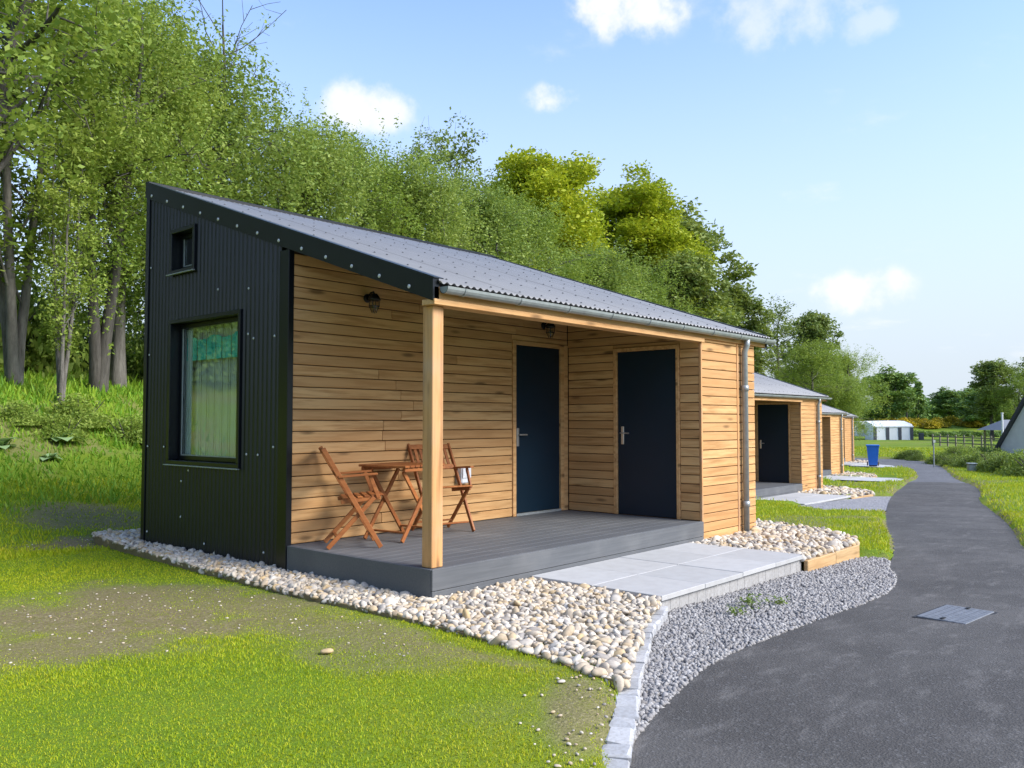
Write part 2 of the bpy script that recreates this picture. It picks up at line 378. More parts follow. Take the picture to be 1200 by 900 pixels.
M['paleleaf'] = leafmat('pale_dock_leaf', [(.2, (0.208, 0.338, 0.117)), (.8, (0.390, 0.546, 0.260))], .3, 3)
def barkmat(name, a, b):
    m, t, p, o = newmat(name); f = noise(t, scaled(t, objco(t), (9, 9, 2)), 1, 6, .7); LK(t, ramp(t, f, [(.3, a), (.7, b)]), p.inputs['Base Color'])
    p.inputs['Roughness'].default_value = .9; bump(t, p, f, .8, .03); return m
M['bark'] = barkmat('grey_bark', (.030, .026, .021), (.105, .095, .080))
M['birchbark'] = barkmat('birch_bark', (.045, .04, .034), (.20, .185, .16))

# ------------------------------------------------------------------ the lie of the land
RX, RY = math.cos(YAW), -math.sin(YAW); FX, FY = math.sin(YAW), math.cos(YAW)
def depth(x, y): return (np.asarray(x)-CAM[0])*FX + (np.asarray(y)-CAM[1])*FY
def h0(x, y):
    d = depth(x, y); v = -.305*np.asarray(x) + .952*np.asarray(y)
    b = np.interp(d, [-50, 5, 8.7, 12, 21.6, 33.3, 45, 60, 100, 400], [-.36, -.36, -.41, -.49, -.76, -1.05, -1.12, -1.15, -1.18, -1.2])
    field = 2.3*sm(106, 136, d)*sm(60, 30, v)
    return b + 2.65*sm(5.4, 14, v) + np.clip(v-13, 0, 60)*.02 + field + .05*(fbm(x, y, .35, 3)-.5)*sm(4.5, 8, v)
STG = (12.16, 3.9); DZ = (0, -.42, -.73, -.78)
road_l = [(-40, -27), (-12, -10.2), (-4.5, -4.75), (-2.6, -3.42), (-1.45, -2.75), (-1.09, -2.60), (-.49, -2.43), (.38, -2.27), (1.68, -2.29), (3.03, -2.34), (4.0, -2.18), (4.77, -1.87),
          (5.94, -1.55), (7.5, -1.05), (10.0, -.17), (14.1, 1.11), (18.2, 2.28), (21.7, 3.16), (26, 4.2), (30.35, 5.17), (36.6, 7.2), (40.2, 9.6), (43, 12.4), (44.2, 16)]
road_r = [(-34, -33), (-8, -16), (-3, -12), (-.5, -9.6), (.8, -8.2), (1.6, -7.4), (2.3, -6.7), (3.0, -5.9), (3.7, -5.2), (4.5, -4.5), (5.2, -3.9), (5.9, -3.4),
          (6.6, -2.98), (7.65, -2.57), (11.3, -1.65), (16.9, -.03), (20.2, .72), (23.2, 1.48), (26.5, 2.5), (30, 3.7), (41.8, 7.4), (47.5, 10), (49.5, 13.5), (49.8, 17)]
RL = smooth_line(road_l, 5); RR = smooth_line(road_r, 5)
ROAD = RL + RR[::-1]
sett_line = smooth_line([(-1.75, -2.9), (-1.47, -2.72), (-.96, -2.43), (-.43, -2.11), (.05, -1.86), (.53, -1.60), (.95, -1.43), (1.20, -1.30)], 8)
def off(poly, n): return [(x+STG[0]*n, y+STG[1]*n) for x, y in poly]
edge_line = smooth_line([(-.02, 6.0), (-.16, 5.4), (-.37, 3.4), (-.5, 1.2), (-.52, -.5), (-.63, -1.5), (-.75, -2.24)], 5)
bed1 = edge_line + [p for p in sett_line if p[0] > -.72] + [(1.2, -1.1), (1.2, .02), (.02, .02), (.02, 4.82), (1.5, 4.85), (1.5, 5.6)]
bed2 = [(3.86, -1.34), (5.32, -1.34), (5.75, -1.15), (6.2, -.6), (6.5, .2), (6.6, 1.6), (6.5, 4.9), (5.6, 4.9), (5.6, .02), (3.86, .02)]
gravel1 = [p for p in sett_line if p[0] > -1.5] + [(1.2, -1.30), (3.87, -1.30), (3.87, -1.37), (5.3, -1.37), (5.45, -1.6)] + [p for p in RL if -1.5 < p[0] < 5.3 and p[1] < -1.5][::-1]
gravel_n = [(.2, -1.3), (5.3, -1.36), (5.55, -1.7), (5.2, -2.2), (3.5, -2.6), (1.5, -3.05), (-.6, -3.35), (-.9, -2.6)]
path3 = [(25.45, 6.5), (24.9, 4.15), (27.7, 4.85), (28.4, 6.5)]; path4 = [(37.6, 10.4), (36.9, 7.7), (39.6, 9.0), (40.6, 10.4)]
STEP = [(1.15, -1.36), (3.92, -1.36), (3.92, .3), (1.15, .3)]
HARD = [ROAD, gravel1] + [off(STEP, n) for n in range(4)] + [ off(gravel_n, 1), off(gravel_n, 2), off(gravel_n, 3), path3, path4]
FOOT = [(.0, 0), (5.62, 0), (5.62, 4.8), (0, 4.8)]
def raise_(x, y):
    P = np.stack([np.ravel(x), np.ravel(y)], 1).astype(float); D = np.full(len(P), 9.); I = np.zeros(len(P), bool)
    for poly in HARD: D = np.minimum(D, dpoly(P, poly)); I |= inpoly(P, poly)
    D[I] = 0
    return (.118*sm(0, .09, D)).reshape(np.shape(x))
def hz(x, y): return h0(x, y) + raise_(x, y)

def bare(x, y):
    """worn, stony patches of the lawn 0..1 (soil showing, their own ragged shape)"""
    n = fbm(x, y, 1.1, 21); n2 = fbm(x, y, 4.5, 31)
    b = np.zeros(np.shape(x))
    for cx, cy, rx, ry, an, a in ((-2.0, 1.6, 1.6, 1.0, -.95, .93), (-1.0, 1.3, .8, 1.1, .2, .8), (-1.0, -.1, .42, 1.2, .1, .75), (-2.3, .75, .9, .55, -.9, .85), (-2.9, 2.6, 1.2, .8, -.6, .9), (-.15, 5.9, .9, .55, .3, 1.0), (.35, 7.2, 1.0, .6, .2, .8),
                                  (-1.35, -.75, .3, .55, .3, .55), (-3.6, 2.3, 1, .8, 0, .9), (-1.15, -2.3, .18, .6, -.95, .8), (-.85, -1.3, .12, .7, .15, .7), (8.0, .6, 1.2, .5, .4, .5)):
        dx = x-cx; dy = y-cy; c, s = math.cos(an), math.sin(an)
        u = (dx*c+dy*s)/rx; v = (-dx*s+dy*c)/ry
        b = np.maximum(b, a*sm(1.25, .55, np.sqrt(u*u+v*v) + (n-.5)*1.5 + (n2-.5)*.7))
    b = np.maximum(b, .55*sm(.62, .78, fbm(x, y, .8, 77)))
    # thin dry margin along the tarmac's right verge
    return b
def dry_edge(P): return sm(.55, .0, dpoly(P, ROAD))

xs = np.concatenate([-np.geomspace(700, 8, 26), np.arange(-7, 13, .14), np.arange(13, 70, .55), np.geomspace(71, 900, 34)])
ys = np.concatenate([-np.geomspace(700, 7, 24), np.arange(-6, 12, .14), np.arange(12, 44, .6), np.geomspace(45, 800, 30)])
GX, GY = np.meshgrid(xs, ys, indexing='ij')
GZ = hz(GX, GY); nx, ny = GX.shape
I = np.arange(nx*ny).reshape(nx, ny)
Fq = np.stack([I[:-1, :-1], I[1:, :-1], I[1:, 1:], I[:-1, 1:]], -1).reshape(-1, 4)
ground = tag(mesh_np('ground', np.stack([GX, GY, GZ], -1).reshape(-1, 3), Fq, M['ground'], None, True), kind='structure')
att = ground.data.attributes.new('bare', 'FLOAT_COLOR', 'POINT')
gp = np.stack([GX.ravel(), GY.ravel()], 1); bb = bare(gp[:, 0], gp[:, 1]); bb = np.maximum(bb, .8*dry_edge(gp)*(fbm(gp[:, 0], gp[:, 1], 1.3, 5) > .42))
cc = np.ones((len(bb), 4), np.float32); cc[:, 0] = bb; att.data.foreach_set('color', cc.ravel())

# road ribbons
def ribbon(name, i0, i1, mat, up):
    n = 9; V = []; 
    for i in range(i0, i1):
        a = np.array(RL[i]); b = np.array(RR[i])
        for k in range(n):
            p = a+(b-a)*k/(n-1); V.append((p[0], p[1], float(h0(p[0], p[1]))+up + .018*math.sin(math.pi*k/(n-1))))
    V = np.array(V); m = i1-i0; I = np.arange(m*n).reshape(m, n)
    F = np.stack([I[:-1, :-1], I[:-1, 1:], I[1:, 1:], I[1:, :-1]], -1).reshape(-1, 4)
    return tag(mesh_np(name, V, F[:, ::-1], mat, None, True), kind='structure')
ribbon('road', 0, 91, M['asphalt'], .034)
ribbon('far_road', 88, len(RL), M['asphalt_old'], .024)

def sheet(name, poly, mat, up, z=None, step=.6, kind='structure'):
    bm = bmesh.new(); f = bm.faces.new([bm.verts.new((x, y, 0)) for x, y in poly]); f.normal_update()
    if f.normal.z < 0: f.normal_flip()
    bmesh.ops.triangulate(bm, faces=bm.faces[:])
    for ax in (0, 1):
        lo = min(p[ax] for p in poly); hi = max(p[ax] for p in poly); k = math.ceil(lo/step)*step
        while k < hi:
            pt = [0, 0, 0]; pt[ax] = k; no_ = [0, 0, 0]; no_[ax] = 1
            bmesh.ops.bisect_plane(bm, geom=bm.verts[:]+bm.edges[:]+bm.faces[:], plane_co=pt, plane_no=no_); k += step
    for v in bm.verts: v.co.z = (float(h0(v.co.x, v.co.y)) if z is None else z) + up
    me = bpy.data.meshes.new(name); bm.to_mesh(me); bm.free(); me.materials.append(mat)
    o = bpy.data.objects.new(name, me); link(o)
    if kind: tag(o, kind=kind)
    return o
gravel_bed = sheet('gravel_strip', gravel1, M['gravelbase'], .02)
for n in (1, 2, 3): sheet('gravel_strip', off(gravel_n, n), M['gravelbase'], .028)
sheet('concrete_path', path3, M['concrete'], .075); sheet('concrete_path', path4, M['concrete'], .075)
PZ = -.255
bed = sheet('pebble_bed', bed1, M['pebblebase'], 0, PZ); bedb = sheet('pebble_bed', bed2, M['pebblebase'], 0, PZ)

# ------------------------------------------------------------------ stones
def ico(sub):
    bm = bmesh.new(); bmesh.ops.create_icosphere(bm, subdivisions=sub, radius=1); V = np.array([v.co[:] for v in bm.verts]); F = np.array([[v.index for v in f.verts] for f in bm.faces]); bm.free(); return V, F
IV2, IF2 = ico(2); IV1, IF1 = ico(1)
def lump(V, amt, r, flat):
    k = r.normal(size=(3, 3)); k /= np.linalg.norm(k, axis=1)[:, None]
    m = 1 + sum(amt*np.sin(2.3*(V @ q)+r.uniform(0, 6)) for q in k)
    return V*m[:, None]*np.array([r.uniform(.95, 1.35), r.uniform(.75, 1.0), flat*r.uniform(.8, 1.15)])
pvar = [lump(IV2, .13, rs, .56) for _ in range(10)]; cvar = [lump(IV1, .22, rs, .8) for _ in range(12)]
pmesh = []
for q in pvar:
    me = bpy.data.meshes.new('pebble'); me.from_pydata([tuple(p) for p in q], [], [tuple(int(j) for j in f) for f in IF2]); me.materials.append(M['pebble']); me.shade_smooth(); pmesh.append(me)
def rotz(V, a):
    c, s = np.cos(a), np.sin(a); return np.stack([V[:, 0]*c-V[:, 1]*s, V[:, 0]*s+V[:, 1]*c, V[:, 2]], 1)
def tilt(V, a, b):
    c, s = math.cos(a), math.sin(a); V = np.stack([V[:, 0], V[:, 1]*c-V[:, 2]*s, V[:, 1]*s+V[:, 2]*c], 1)
    c, s = math.cos(b), math.sin(b); return np.stack([V[:, 0]*c+V[:, 2]*s, V[:, 1], -V[:, 0]*s+V[:, 2]*c], 1)
def scatter(poly, dens, r, mind=0):
    P = np.array(poly); lo = P.min(0); hi = P.max(0); n = int(dens*np.prod(hi-lo)); Q = r.uniform(lo, hi, (n, 2)); Q = Q[inpoly(Q, poly)]
    if not mind: return Q
    keep = []; grid = {}
    for q in Q:
        c = (int(q[0]//mind), int(q[1]//mind)); ok = True
        for a in (-1, 0, 1):
            for b in (-1, 0, 1):
                for k in grid.get((c[0]+a, c[1]+b), ()):
                    if (k[0]-q[0])**2+(k[1]-q[1])**2 < mind*mind: ok = False; break
                if not ok: break
            if not ok: break
        if ok: grid.setdefault(c, []).append(q); keep.append(q)
    return np.array(keep)
def stones(name, items, var, F, mat, parent, smooth):
    """items: (x,y,z,size,variant,rot,ta,tb) joined into one"""
    nv = len(var[0]); V = np.empty((len(items)*nv, 3)); Fa = np.empty((len(items)*len(F), 3), int)
    for i, (x, y, z, s, v, a, ta, tb) in enumerate(items):
        V[i*nv:(i+1)*nv] = rotz(tilt(var[v], ta, tb), a)*s + (x, y, z); Fa[i*len(F):(i+1)*len(F)] = F + i*nv
    o = mesh_np(name, V, Fa, mat, parent, smooth); o['kind'] = 'stuff'; return o
def bed_items(poly, dens, mind, z, r, s0=.016, s1=.038):
    it = []
    for lay in (0, 1):
        for x, y in scatter(poly, dens, r, mind):
            s = r.uniform(s0, s1)*(1.0 if r.rand() > .08 else 1.45)
            it.append((x, y, z + .008 + lay*.018 + r.uniform(-.004, .01), s, r.randint(10), r.uniform(0, 6.3), r.normal()*.5, r.normal()*.5))
    return it
b1_inner = [p for p in bed1]
it1 = bed_items(b1_inner, 2200, .037, PZ, rs)
it1 = [q for q in it1 if not (0.03 < q[0] < 4.2 and .03 < q[1] < 4.75)]
vis = sorted(it1, key=lambda q: (q[0]-CAM[0])**2+(q[1]-CAM[1])**2 - 60*(q[3]-.03) - (6 if q[2] > PZ+.02 else 0))
near = [q for q in vis if q[0] > -.75 and q[1] < .1 and q[2] > PZ+.018][:300]
ids = set(id(q) for q in near)
for x, y, z, s, v, a, ta, tb in near:
    o = bpy.data.objects.new('pebble', pmesh[v]); link(o, bed); o.location = (x, y, z); o.scale = (s, s, s); o.rotation_euler = (ta, tb, a)
stones('pebbles', [q for q in it1 if id(q) not in ids], pvar, IF2, M['pebble'], bed, True)
stones('pebbles', bed_items(bed2, 900, .055, PZ, rs, .028, .05), pvar, IF2, M['pebble'], bedb, True)
far_pebbles = []
for n in (1, 2, 3):
    pb = sheet('pebble_bed', off(bed2, n), M['pebblebase'], 0, PZ+DZ[n])
    stones('pebbles', bed_items(off(bed2, n), 260 if n == 1 else 120, .09, PZ+DZ[n], rs, .05, .08), pvar, IF2, M['pebble'], pb, True)
ch = []
for lay in (0, 1):
    for x, y in scatter(gravel1, 2600, rs, .013 if lay else 0):
        z = float(h0(x, y)) + .026 + lay*.010
        ch.append((x, y, z + rs.uniform(-.003, .006), rs.uniform(.009, .019), rs.randint(12), rs.uniform(0, 6.3), rs.normal()*.6, rs.normal()*.6))
stones('gravel', ch, cvar, IF1, M['chip'], gravel_bed, False)
# loose pebbles on the grass margin and the lawn
lo = []
for _ in range(70):
    t = rs.rand(); i = int(t*(len(sett_line)-1)*.55); q = sett_line[i]; u = abs(rs.normal())*.16+.07
    x, y = q[0]-u*.55 + rs.normal()*.03, q[1]+u*.85; lo.append((x, y, float(hz(x, y))+.008, rs.uniform(.005, .012), rs.randint(10), rs.uniform(0, 6), 0, 0))
for _ in range(1500):
    x, y = rs.uniform(-4, 0), rs.uniform(-1.5, 7)
    if float(bare(np.array([x]), np.array([y]))[0]) > rs.uniform(.2, 1.0) and not inpoly(np.array([[x, y]]), bed1)[0]:
        lo.append((x, y, float(hz(x, y))+.003, rs.uniform(.004, .010), rs.randint(10), rs.uniform(0, 6), 0, 0))
sc_ = stones('scattered_stones', lo, pvar, IF2, M['pebble'], ground, True)
for x, y, s in ((-1.42, -.62, .035), (-.95, -2.02, .02)):
    o = bpy.data.objects.new('loose_stone', pmesh[3]); link(o); o.location = (x, y, float(hz(x, y))+s*.5); o.scale = (s, s, s*.8)
    tag(o, 'white stone lying alone on the open lawn' if s > .03 else 'small pale stone on grass beside the granite setts', 'stone')

# granite setts
se = empty('sett_edging', (0, 0, 0)); tag(se, 'curved line of grey granite setts between gravel and lawn', 'kerb')
L = [np.array(p) for p in sett_line]; pos = 0; seg = 0; acc_l = [0]
for a, b in zip(L[:-1], L[1:]): acc_l.append(acc_l[-1]+np.linalg.norm(b-a))
def at_len(s):
    i = max(0, min(len(L)-2, int(np.searchsorted(acc_l, s))-1)); t = (s-acc_l[i])/(acc_l[i+1]-acc_l[i]); p = L[i]+(L[i+1]-L[i])*t; d = (L[i+1]-L[i]); return p, d/np.linalg.norm(d)
s = 0
while s < acc_l[-1]-.1:
    ln = rnd.uniform(.125, .19); p, d = at_len(s+ln/2)
    t = MB().box(-ln/2+.008, ln/2-.008, -.062, .062, -.12, rnd.uniform(.028, .042), .010)
    t.v = [(x+rnd.uniform(-.007, .007), y+rnd.uniform(-.009, .009), z+rnd.uniform(-.006, .005)) for x, y, z in t.v]
    o = t.build('sett', M['sett'], se); o.location = (p[0], p[1], -.315); o.rotation_euler = (rnd.uniform(-.03, .03), rnd.uniform(-.03, .03), math.atan2(d[1], d[0])+rnd.uniform(-.04, .04)); s += ln
# thin edging strip between lawn and pebbles
t = MB(); E_ = edge_line
for a, b in zip(E_[:-1], E_[1:]):
    d = np.array(b)-np.array(a); n_ = np.array([-d[1], d[0]])/np.linalg.norm(d)*.009
    t.add([(a[0]-n_[0], a[1]-n_[1], -.4), (b[0]-n_[0], b[1]-n_[1], -.4), (b[0]+n_[0], b[1]+n_[1], -.4), (a[0]+n_[0], a[1]+n_[1], -.4),
           (a[0]-n_[0], a[1]-n_[1], -.232), (b[0]-n_[0], b[1]-n_[1], -.232), (b[0]+n_[0], b[1]+n_[1], -.232), (a[0]+n_[0], a[1]+n_[1], -.232)],
          [(4, 5, 6, 7), (0, 1, 5, 4), (2, 3, 7, 6)])
tag(t.build('lawn_edging', M['rust']), 'thin brown edging strip between lawn and pale pebbles', 'edging')
for n in range(4):
    t = MB().box(3.874, 4.62, -1.378, -1.333, -.52, -.256, .006); t2 = MB().box(4.626, 5.33, -1.378, -1.333, -.52, -.252, .006)
    r = empty('timber_edging', (STG[0]*n, STG[1]*n, DZ[n])); tag(r, ('new pale timber edging board holding pebbles by the near step', 'pale timber edging board beside the second cabin step', 'pale timber edging board beside the third cabin step', 'pale timber edging board beside the fourth cabin step')[n], 'edging', 'timber edging boards at the cabin corners')
    t.build('board', M['edging'], r); t2.build('board', M['edging'], r)

# ------------------------------------------------------------------ paved steps
def paved_step(n):
    r = empty('paved_step', (STG[0]*n, STG[1]*n, DZ[n]))
    tag(r, ('wide grey paved step below the deck beside the granite setts', 'grey paved step at the second cabin along the road', 'grey paved step at the third cabin along the road', 'grey paved step at the fourth cabin, near the blue bin')[n], 'step', 'paved steps in front of the cabins')
    x0, x1, y0, y1 = 1.17, 3.9, -1.34, -.022
    MB().box(x0+.06, x1-.06, y0+.08, y1-.01, -.6, -.246).build('core', M['block'], r)
    k = 0; wd = .142
    while x0+.03+k*wd < x1-.1:
        a = x0+.03+k*wd; MB().box(a+.001, min(a+wd, x1-.03)-.001, y0+.03+rnd.uniform(0, .002), y0+.09, -.6, -.243, .002).build('riser_block', M['block'], r); k += 1
    for sx in (x0+.03, x1-.09):
        for j in range(9):
            b = y0+.093+j*.134; MB().box(sx+rnd.uniform(0, .003), sx+.06, b+.002, b+.132, -.6, -.243, .004).build('riser_block', M['block'], r)
    cw = (x1-x0)/4; rw = (y1-y0)/2
    for i in range(4):
        for j in range(2):
            dz = rnd.uniform(-.0015, .0015)
            MB().box(x0+i*cw+.003, x0+(i+1)*cw-.003, y0+j*rw+.003, y0+(j+1)*rw-.003, -.24+dz, -.2+dz, .003).build('slab', M['slab'], r)
    return r
for n in range(4): paved_step(n)

# ------------------------------------------------------------------ cabins
P, D, W, LX = 1.933, 4.798, 4.237, 5.618
ZE, SL = 2.257, .3416
def zr(y): return ZE + SL*y
PITCH, AMP = .076, .010
WIN = (2.77, 4.14, .72, 2.21); SWIN = (3.70, 4.15, 2.80, 3.21)      # y0,y1,z0,z1 of the openings in the gable
def corrugated_gable(name, x, y0, y1, zb, ztop, holes, mat, parent, flip=1):
    """vertical corrugated sheet in the plane X=x, cut round the openings"""
    m = MB(); n = int(round((y1-y0)/PITCH*8)); yy = [y0+(y1-y0)*i/n for i in range(n+1)]
    for a, b in zip(yy[:-1], yy[1:]):
        mid = (a+b)/2; spans = [(zb, None)]
        hs = sorted((z0, z1) for (p, q, z0, z1) in holes if p <= mid <= q)
        cur = zb; rngs = []
        for z0, z1 in hs: rngs.append((cur, z0)); cur = z1
        rngs.append((cur, None))
        xa = x - flip*AMP*math.cos(2*math.pi*a/PITCH); xb = x - flip*AMP*math.cos(2*math.pi*b/PITCH)
        for z0, z1 in rngs:
            m.add([(xa, a, z0), (xb, b, z0), (xb, b, z1 if z1 is not None else ztop(b)), (xa, a, z1 if z1 is not None else ztop(a))], [(0, 1, 2, 3)] if flip < 0 else [(3, 2, 1, 0)])
    bm_ = bmesh.new(); me = bpy.data.meshes.new(name); me.from_pydata(m.v, [], m.f); bm_.from_mesh(me); bmesh.ops.remove_doubles(bm_, verts=bm_.verts[:], dist=1e-5); bm_.to_mesh(me); bm_.free()
    me.materials.append(mat); me.shade_smooth(); o = bpy.data.objects.new(name, me); return link(o, parent)
def slope_box(m, x0, x1, y0, y1, top, bot):
    """box following the roof slope; top/bot are offsets from the roof line"""
    return m.add([(x0, y0, zr(y0)+bot), (x1, y0, zr(y0)+bot), (x1, y1, zr(y1)+bot), (x0, y1, zr(y1)+bot),
                  (x0, y0, zr(y0)+top), (x1, y0, zr(y0)+top), (x1, y1, zr(y1)+top), (x0, y1, zr(y1)+top)],
                 [(3,2,1,0),(4,5,6,7),(0,1,5,4),(1,2,6,5),(2,3,7,6),(3,0,4,7)])
def boards(parent, runs, mat, detail, place):
    """runs: (z0,z1,a0,a1) one per board; place(mb, a0,a1,z0,z1) adds its box"""
    J = MB()
    for z0, z1, a0, a1 in runs:
        m = MB() if detail else J
        place(m, a0, a1, z0, z1)
        if detail: m.build('board', mat, parent)
    if not detail: o = J.build('boards', mat, parent); o['kind'] = 'stuff'
def split_run(a0, a1, mx=2.4):
    """random butt joints along a long run"""
    o = []; a = a0
    while a1-a > mx:
        c = a + rnd.uniform(.9, mx)
        if a1-c < .4: c = a1-.5
        o.append((a, c-.0015)); a = c+.0015
    o.append((a, a1)); return o
def window(root, op, name):
    y0, y1, z0, z1 = op; f = MB()
    for a, b, c, d in ((y0-.045, y1+.045, z1, z1+.045), (y0-.045, y1+.045, z0-.045, z0), (y0-.045, y0, z0, z1), (y1, y1+.045, z0, z1)): f.box(-.028, .13, a, b, c, d, .004)
    wn = f.build(name, M['black_trim'], root)
    s = MB()
    for a, b, c, d in ((y0+.002, y1-.002, z1-.05, z1-.002), (y0+.002, y1-.002, z0+.002, z0+.05), (y0+.002, y0+.05, z0+.05, z1-.05), (y1-.05, y1-.002, z0+.05, z1-.05)): s.box(.085, .125, a, b, c, d, .004)
    s.build('sash', M['black_trim'], wn)
    b_ = MB()
    for a, b, c, d in ((y1-.062, y1-.05, z0+.05, z1-.05), (y0+.05, y1-.062, z0+.05, z0+.062)): b_.box(.088, .098, a, b, c, d)
    b_.build('glazing_bead', M['galv'], wn)
    MB().box(.102, .106, y0+.045, y1-.045, z0+.045, z1-.045).build('pane', M['glass'], wn)
    MB().box(-.055, -.026, y0-.07, y1+.07, z0-.055, z0-.043, .002).build('sill', M['galv'], wn)
    return wn
def handle(parent, axis, at, name='handle'):
    x, y, z = at; m = MB()
    if axis == 'y':   # door in an XZ plane facing -Y
        m.box(x-.02, x+.02, y-.008, y, z-.11, z+.11, .003); m.tube([(x, y, z+.03), (x, y-.05, z+.03)], .009); m.tube([(x, y-.05, z+.03), (x+.12, y-.05, z+.028)], .009)
    else:
        m.box(x-.008, x, y-.02, y+.02, z-.11, z+.11, .003); m.tube([(x, y, z+.03), (x-.05, y, z+.03)], .009); m.tube([(x-.05, y, z+.03), (x-.05, y-.12, z+.028)], .009)
    return m.build(name, M['steel'], parent)
def build_cabin(n, detail, label):
    root = empty('timber_cabin', (STG[0]*n, STG[1]*n, DZ[n])); tag(root, label, 'cabin', 'timber cabins along the road')
    holes = [(WIN[0]-.04, WIN[1]+.04, WIN[2]-.04, WIN[3]+.04), (SWIN[0]-.04, SWIN[1]+.04, SWIN[2]-.04, SWIN[3]+.04)]
    # corrugated gable in two sheets
    cuts = [2.06, 2.06+PITCH*18, 4.74]
    for i, (a, b) in enumerate(zip(cuts[:-1], cuts[1:])):
        corrugated_gable('wall_sheet', .013+.0012*(i % 2), a-(.01 if i else 0), b, -.30, lambda y: zr(y)-.09, holes, M['black_sheet'], root)
    corrugated_gable('wall_sheet', LX-.013, .02, D-.05, -.5, lambda y: zr(y)-.09, [], M['black_sheet'], root, -1)
    MB().box(.03, LX-.03, D-.06, D-.02, -.5, zr(D)-.1).build('rear_wall', M['black_sheet'], root)
    # trims
    MB().box(-.012, .05, P-.012, 2.075, -.24, zr(P)-.17, .004).build('corner_trim', M['black_trim'], root)
    MB().box(-.012, .06, D-.075, D, -.28, zr(D)-.12, .004).build('corner_trim', M['black_trim'], root)
    # inner shell: lining with the window openings left free
    sh = MB(); sh.box(.2, LX-.1, D-.12, D-.07, 0, 3.6); sh.box(2.3, 2.36, P+.1, D-.13, 0, 2.9); sh.box(.03, LX-.1, P+.1, D-.05, -.28, -.02)
    sh.build('lining', M['room'], root)
    for a, b, c, d in ((2.08, WIN[0]-.04, -.28, 2.5), (WIN[1]+.04, 4.7, -.28, 3.6), (WIN[0]-.04, WIN[1]+.04, -.28, WIN[2]-.04), (WIN[0]-.04, SWIN[0]-.04, WIN[3]+.04, 3.1), (SWIN[0]-.04, WIN[1]+.04, WIN[3]+.04, SWIN[2]-.04)):
        MB().box(.03, .09, a, b, c, d).build('stud_panel', M['membrane'], root)
    if detail:
        wn = window(root, WIN, 'window'); bl = MB()
        for k in range(26):
            y = WIN[0]+.16+k*(WIN[1]-WIN[0]-.16)/26; bl.box(.165+.012*math.sin(k*1.7), .175+.012*math.sin(k*1.7), y, y+.05, WIN[3]-.40, WIN[3]-.16+.02*math.sin(k*.6))
        bl.build('blind', M['blind'], wn)
        cu = MB()
        for k in range(7):
            y = WIN[1]-.14+k*.028; cu.box(.15+.012*(k % 2), .162+.012*(k % 2), y, y+.029, WIN[2]+.02, WIN[3]-.05)
        cu.build('curtain', M['curtain'], wn)
        nc = MB()
        for k in range(60):
            y = WIN[0]+.02+k*.026; nc.box(.215+.010*math.sin(k*1.1), .221+.010*math.sin(k*1.1), y, y+.0275, WIN[2]-.02, WIN[3]-.03)
        nc.build('haze_panel', M['haze'], wn)  # panel added behind the glass to imitate the pane's hazy grey-green reflection
        wn = window(root, SWIN, 'window'); MB().box(.15, .17, SWIN[0]+.1, SWIN[0]+.26, SWIN[2], SWIN[3]).build('curtain', M['curtain'], wn)
    # verge flashing with its screws
    v = slope_box(MB(), -.016, .05, -.03, D+.02, .012, -.168); slope_box(v, -.016, .09, -.04, D+.02, .022, .013)
    vg = v.build('verge_flashing', M['black_trim'], root)
    if detail:
        for k in range(13):
            y = 4.66-k*.368; o = MB().lathe([(.017, 0), (.017, .004), (.011, .009)], 8).build('screw', M['screw'], vg)
            o.location = (-.017, y, zr(y)-.122); o.rotation_euler = (0, -math.pi/2, 0)
        for y, z in ((2.16, .9), (2.16, 1.95), (2.52, 1.95), (2.62, .82), (2.42, .82), (4.3, .86), (4.68, .86), (3.75, .62), (3.9, .5), (3.9, .12), (4.68, 1.9), (4.68, 2.9), (2.62, 2.0), (2.62, 2.45), (3.2, 2.5), (4.66, -.1), (2.3, -.1), (3.4, -.12)):
            o = MB().lathe([(.012, 0), (.012, .004), (.008, .008)], 8).build('screw', M['screw'], root); o.location = (.001, y, z); o.rotation_euler = (0, -math.pi/2, 0)
    slope_box(MB(), LX+.25, LX+.31, -.03, D+.02, .012, -.168).build('verge_flashing', M['black_trim'], root)
    # roof: six corrugated sheets on a dark deck
    slope_box(MB(), .052, LX+.248, .0, D-.005, -.028, -.10).build('roof_deck', M['membrane'], root)
    x0, x1 = .03, 5.95; ns = 6; sw = PITCH*13
    for k in range(ns):
        a = x0+k*sw; b = min(a+sw, x1)
        if b-a < .05: break
        nn = int((b-a)/PITCH*8); m = MB(); y_ = (-.065, D+.03)
        for i in range(nn+1):
            x = a+(b-a)*i/nn; dz = AMP*math.cos(2*math.pi*(x-x0)/PITCH) - .010 + .0012*(k % 2)
            for y in y_: m.v.append((x, y, zr(y)+dz))
            for y in y_: m.v.append((x, y, zr(y)+dz-.002))
            if i:
                q = 4*i; p_ = q-4; m.f += [(p_, q, q+1, p_+1), (p_+2, p_+3, q+3, q+2), (p_, p_+2, q+2, q)]
        m.build('roof_sheet', M['roof'], root, True)
    sc = MB()
    for j in range(8):
        y = .10+j*.64
        for k in range(26):
            x = x0+PITCH*(3*k+rnd.choice((0, 0, 1)))+(PITCH*1 if j % 2 else 0)
            if x > 5.9: break
            sc.add(*[(lambda c: c)([(x+.0105*math.cos(t), y+.0105*math.sin(t), zr(y)+.0005+.003*0) for t in [i*math.pi/3 for i in range(6)]] + [(x+.007*math.cos(t), y+.007*math.sin(t), zr(y)+.008) for t in [i*math.pi/3 for i in range(6)]]),
                     [tuple(range(6, 12))] + [(i, (i+1) % 6, 6+(i+1) % 6, 6+i) for i in range(6)]])
    o = sc.build('roof_screws', M['roofscrew'], root); o['kind'] = 'stuff'
